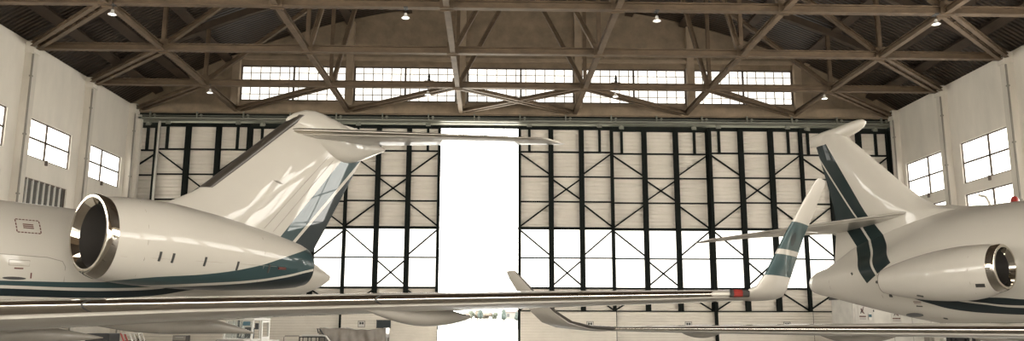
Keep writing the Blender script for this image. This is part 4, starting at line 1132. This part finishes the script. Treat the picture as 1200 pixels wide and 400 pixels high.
# ---------------------------------------------------------------- outdoors
def tree(x, y, h, w, mat, label, tall=False):
    zb = (y-205)/125*2.9 if y > 205 else 0
    root = empty('distant_tree', (x, y, zb-.05)); tag(root, label, 'tree', 'trees beyond the apron')
    rnd = random.Random(int(x*13+y))
    MB().tube([(0, 0, 0), (0, 0, h*.4)], [.14, .08], 8).build('trunk', M['bark'], root)
    bm = bmesh.new()
    for k in range(3 if tall else 7):
        s = bmesh.ops.create_icosphere(bm, subdivisions=2, radius=1)['verts']
        if tall: c = V((0, 0, h*(.3+.22*k))); r = V((w*.5*(1-.22*k), w*.5*(1-.22*k), h*.28))
        else: c = V((rnd.uniform(-.35, .35)*w, rnd.uniform(-.3, .3)*w, h*rnd.uniform(.4, .75))); r = V((w*.34, w*.34, h*.27))
        for v in s:
            j = 1+rnd.uniform(-.14, .14); v.co = V((c.x+v.co.x*r.x*j, c.y+v.co.y*r.y*j, c.z+v.co.z*r.z*j))
    me = bpy.data.meshes.new('crown'); bm.to_mesh(me); bm.free(); me.materials.append(mat)
    o = bpy.data.objects.new('crown', me); COL.objects.link(o); o.parent = root
for i, (px, h, w, mt, tall, l) in enumerate(((-8.6, 3.4, 3.4, 'foliage3', 0, 'dry brown bushy tree leftmost in the door gap'), (-6.6, 3.6, 2.6, 'foliage', 0, 'grey-green bushy tree second from left in the gap'), (-4.5, 4.1, 2.6, 'foliage3', 0, 'brown tree third from left in the gap'), (-3.2, 4.0, 1.8, 'foliage2', 0, 'dark round tree in the middle of the gap'), (-.8, 3.2, 3.6, 'foliage3', 0, 'low brown tree right of the middle of the gap'), (2.0, 3.0, 2.0, 'foliage', 0, 'small grey-green tree left of the tall cypress'), (5.1, 5.0, 2.2, 'foliage2', 1, 'tall dark cypress-shaped tree near the right edge of the gap'), (9.8, 3.4, 1.6, 'foliage2', 1, 'slim dark tree at the right edge of the gap'))):
    tree(px, 300+4*(i % 3), h, w, M[mt], l, tall)
def house(x, y, w, d, h, label):
    zb = (y-205)/125*2.9 if y < 330 else 2.9+(y-330)/270*1.6
    root = empty('distant_house', (x, y, zb-.1)); tag(root, label, 'house', 'houses beyond the field')
    MB().box((-w/2, -d/2, 0), (w/2, d/2, h)).build('house_wall', M['house'], root)
    m = MB(); m.add([(-w/2-.3, -d/2-.3, h), (w/2+.3, -d/2-.3, h), (w/2+.3, d/2+.3, h), (-w/2-.3, d/2+.3, h), (-w/2, 0, h+1.0), (w/2, 0, h+1.0)], [(0,1,5,4),(2,3,4,5),(0,4,3),(1,2,5),(3,2,1,0)]); m.build('house_roof', M['tile'], root)
    for k in range(3): MB().box((-w*.3+k*w*.3-.5, -d/2-.03, h*.3), (-w*.3+k*w*.3+.5, -d/2+.03, h*.75)).build('house_window', M['glass_dark'], root)
house(11.5, 345, 13, 7, 2.8, 'long pale house with red tiled roof at the right of the gap')
house(-2.5, 340, 5, 5, 1.8, 'low pale house behind the trees in the gap')

# ================================================================= light
w = bpy.data.worlds.new('overcast_sky'); SC.world = w; w.use_nodes = True
bg = w.node_tree.nodes['Background']; bg.inputs[0].default_value = (1., .97, .90, 1); bg.inputs[1].default_value = 13.0
SC.cycles.use_denoising = True
SC.cycles.max_bounces = 8; SC.cycles.diffuse_bounces = 5; SC.cycles.glossy_bounces = 4
SC.cycles.sample_clamp_indirect = 10
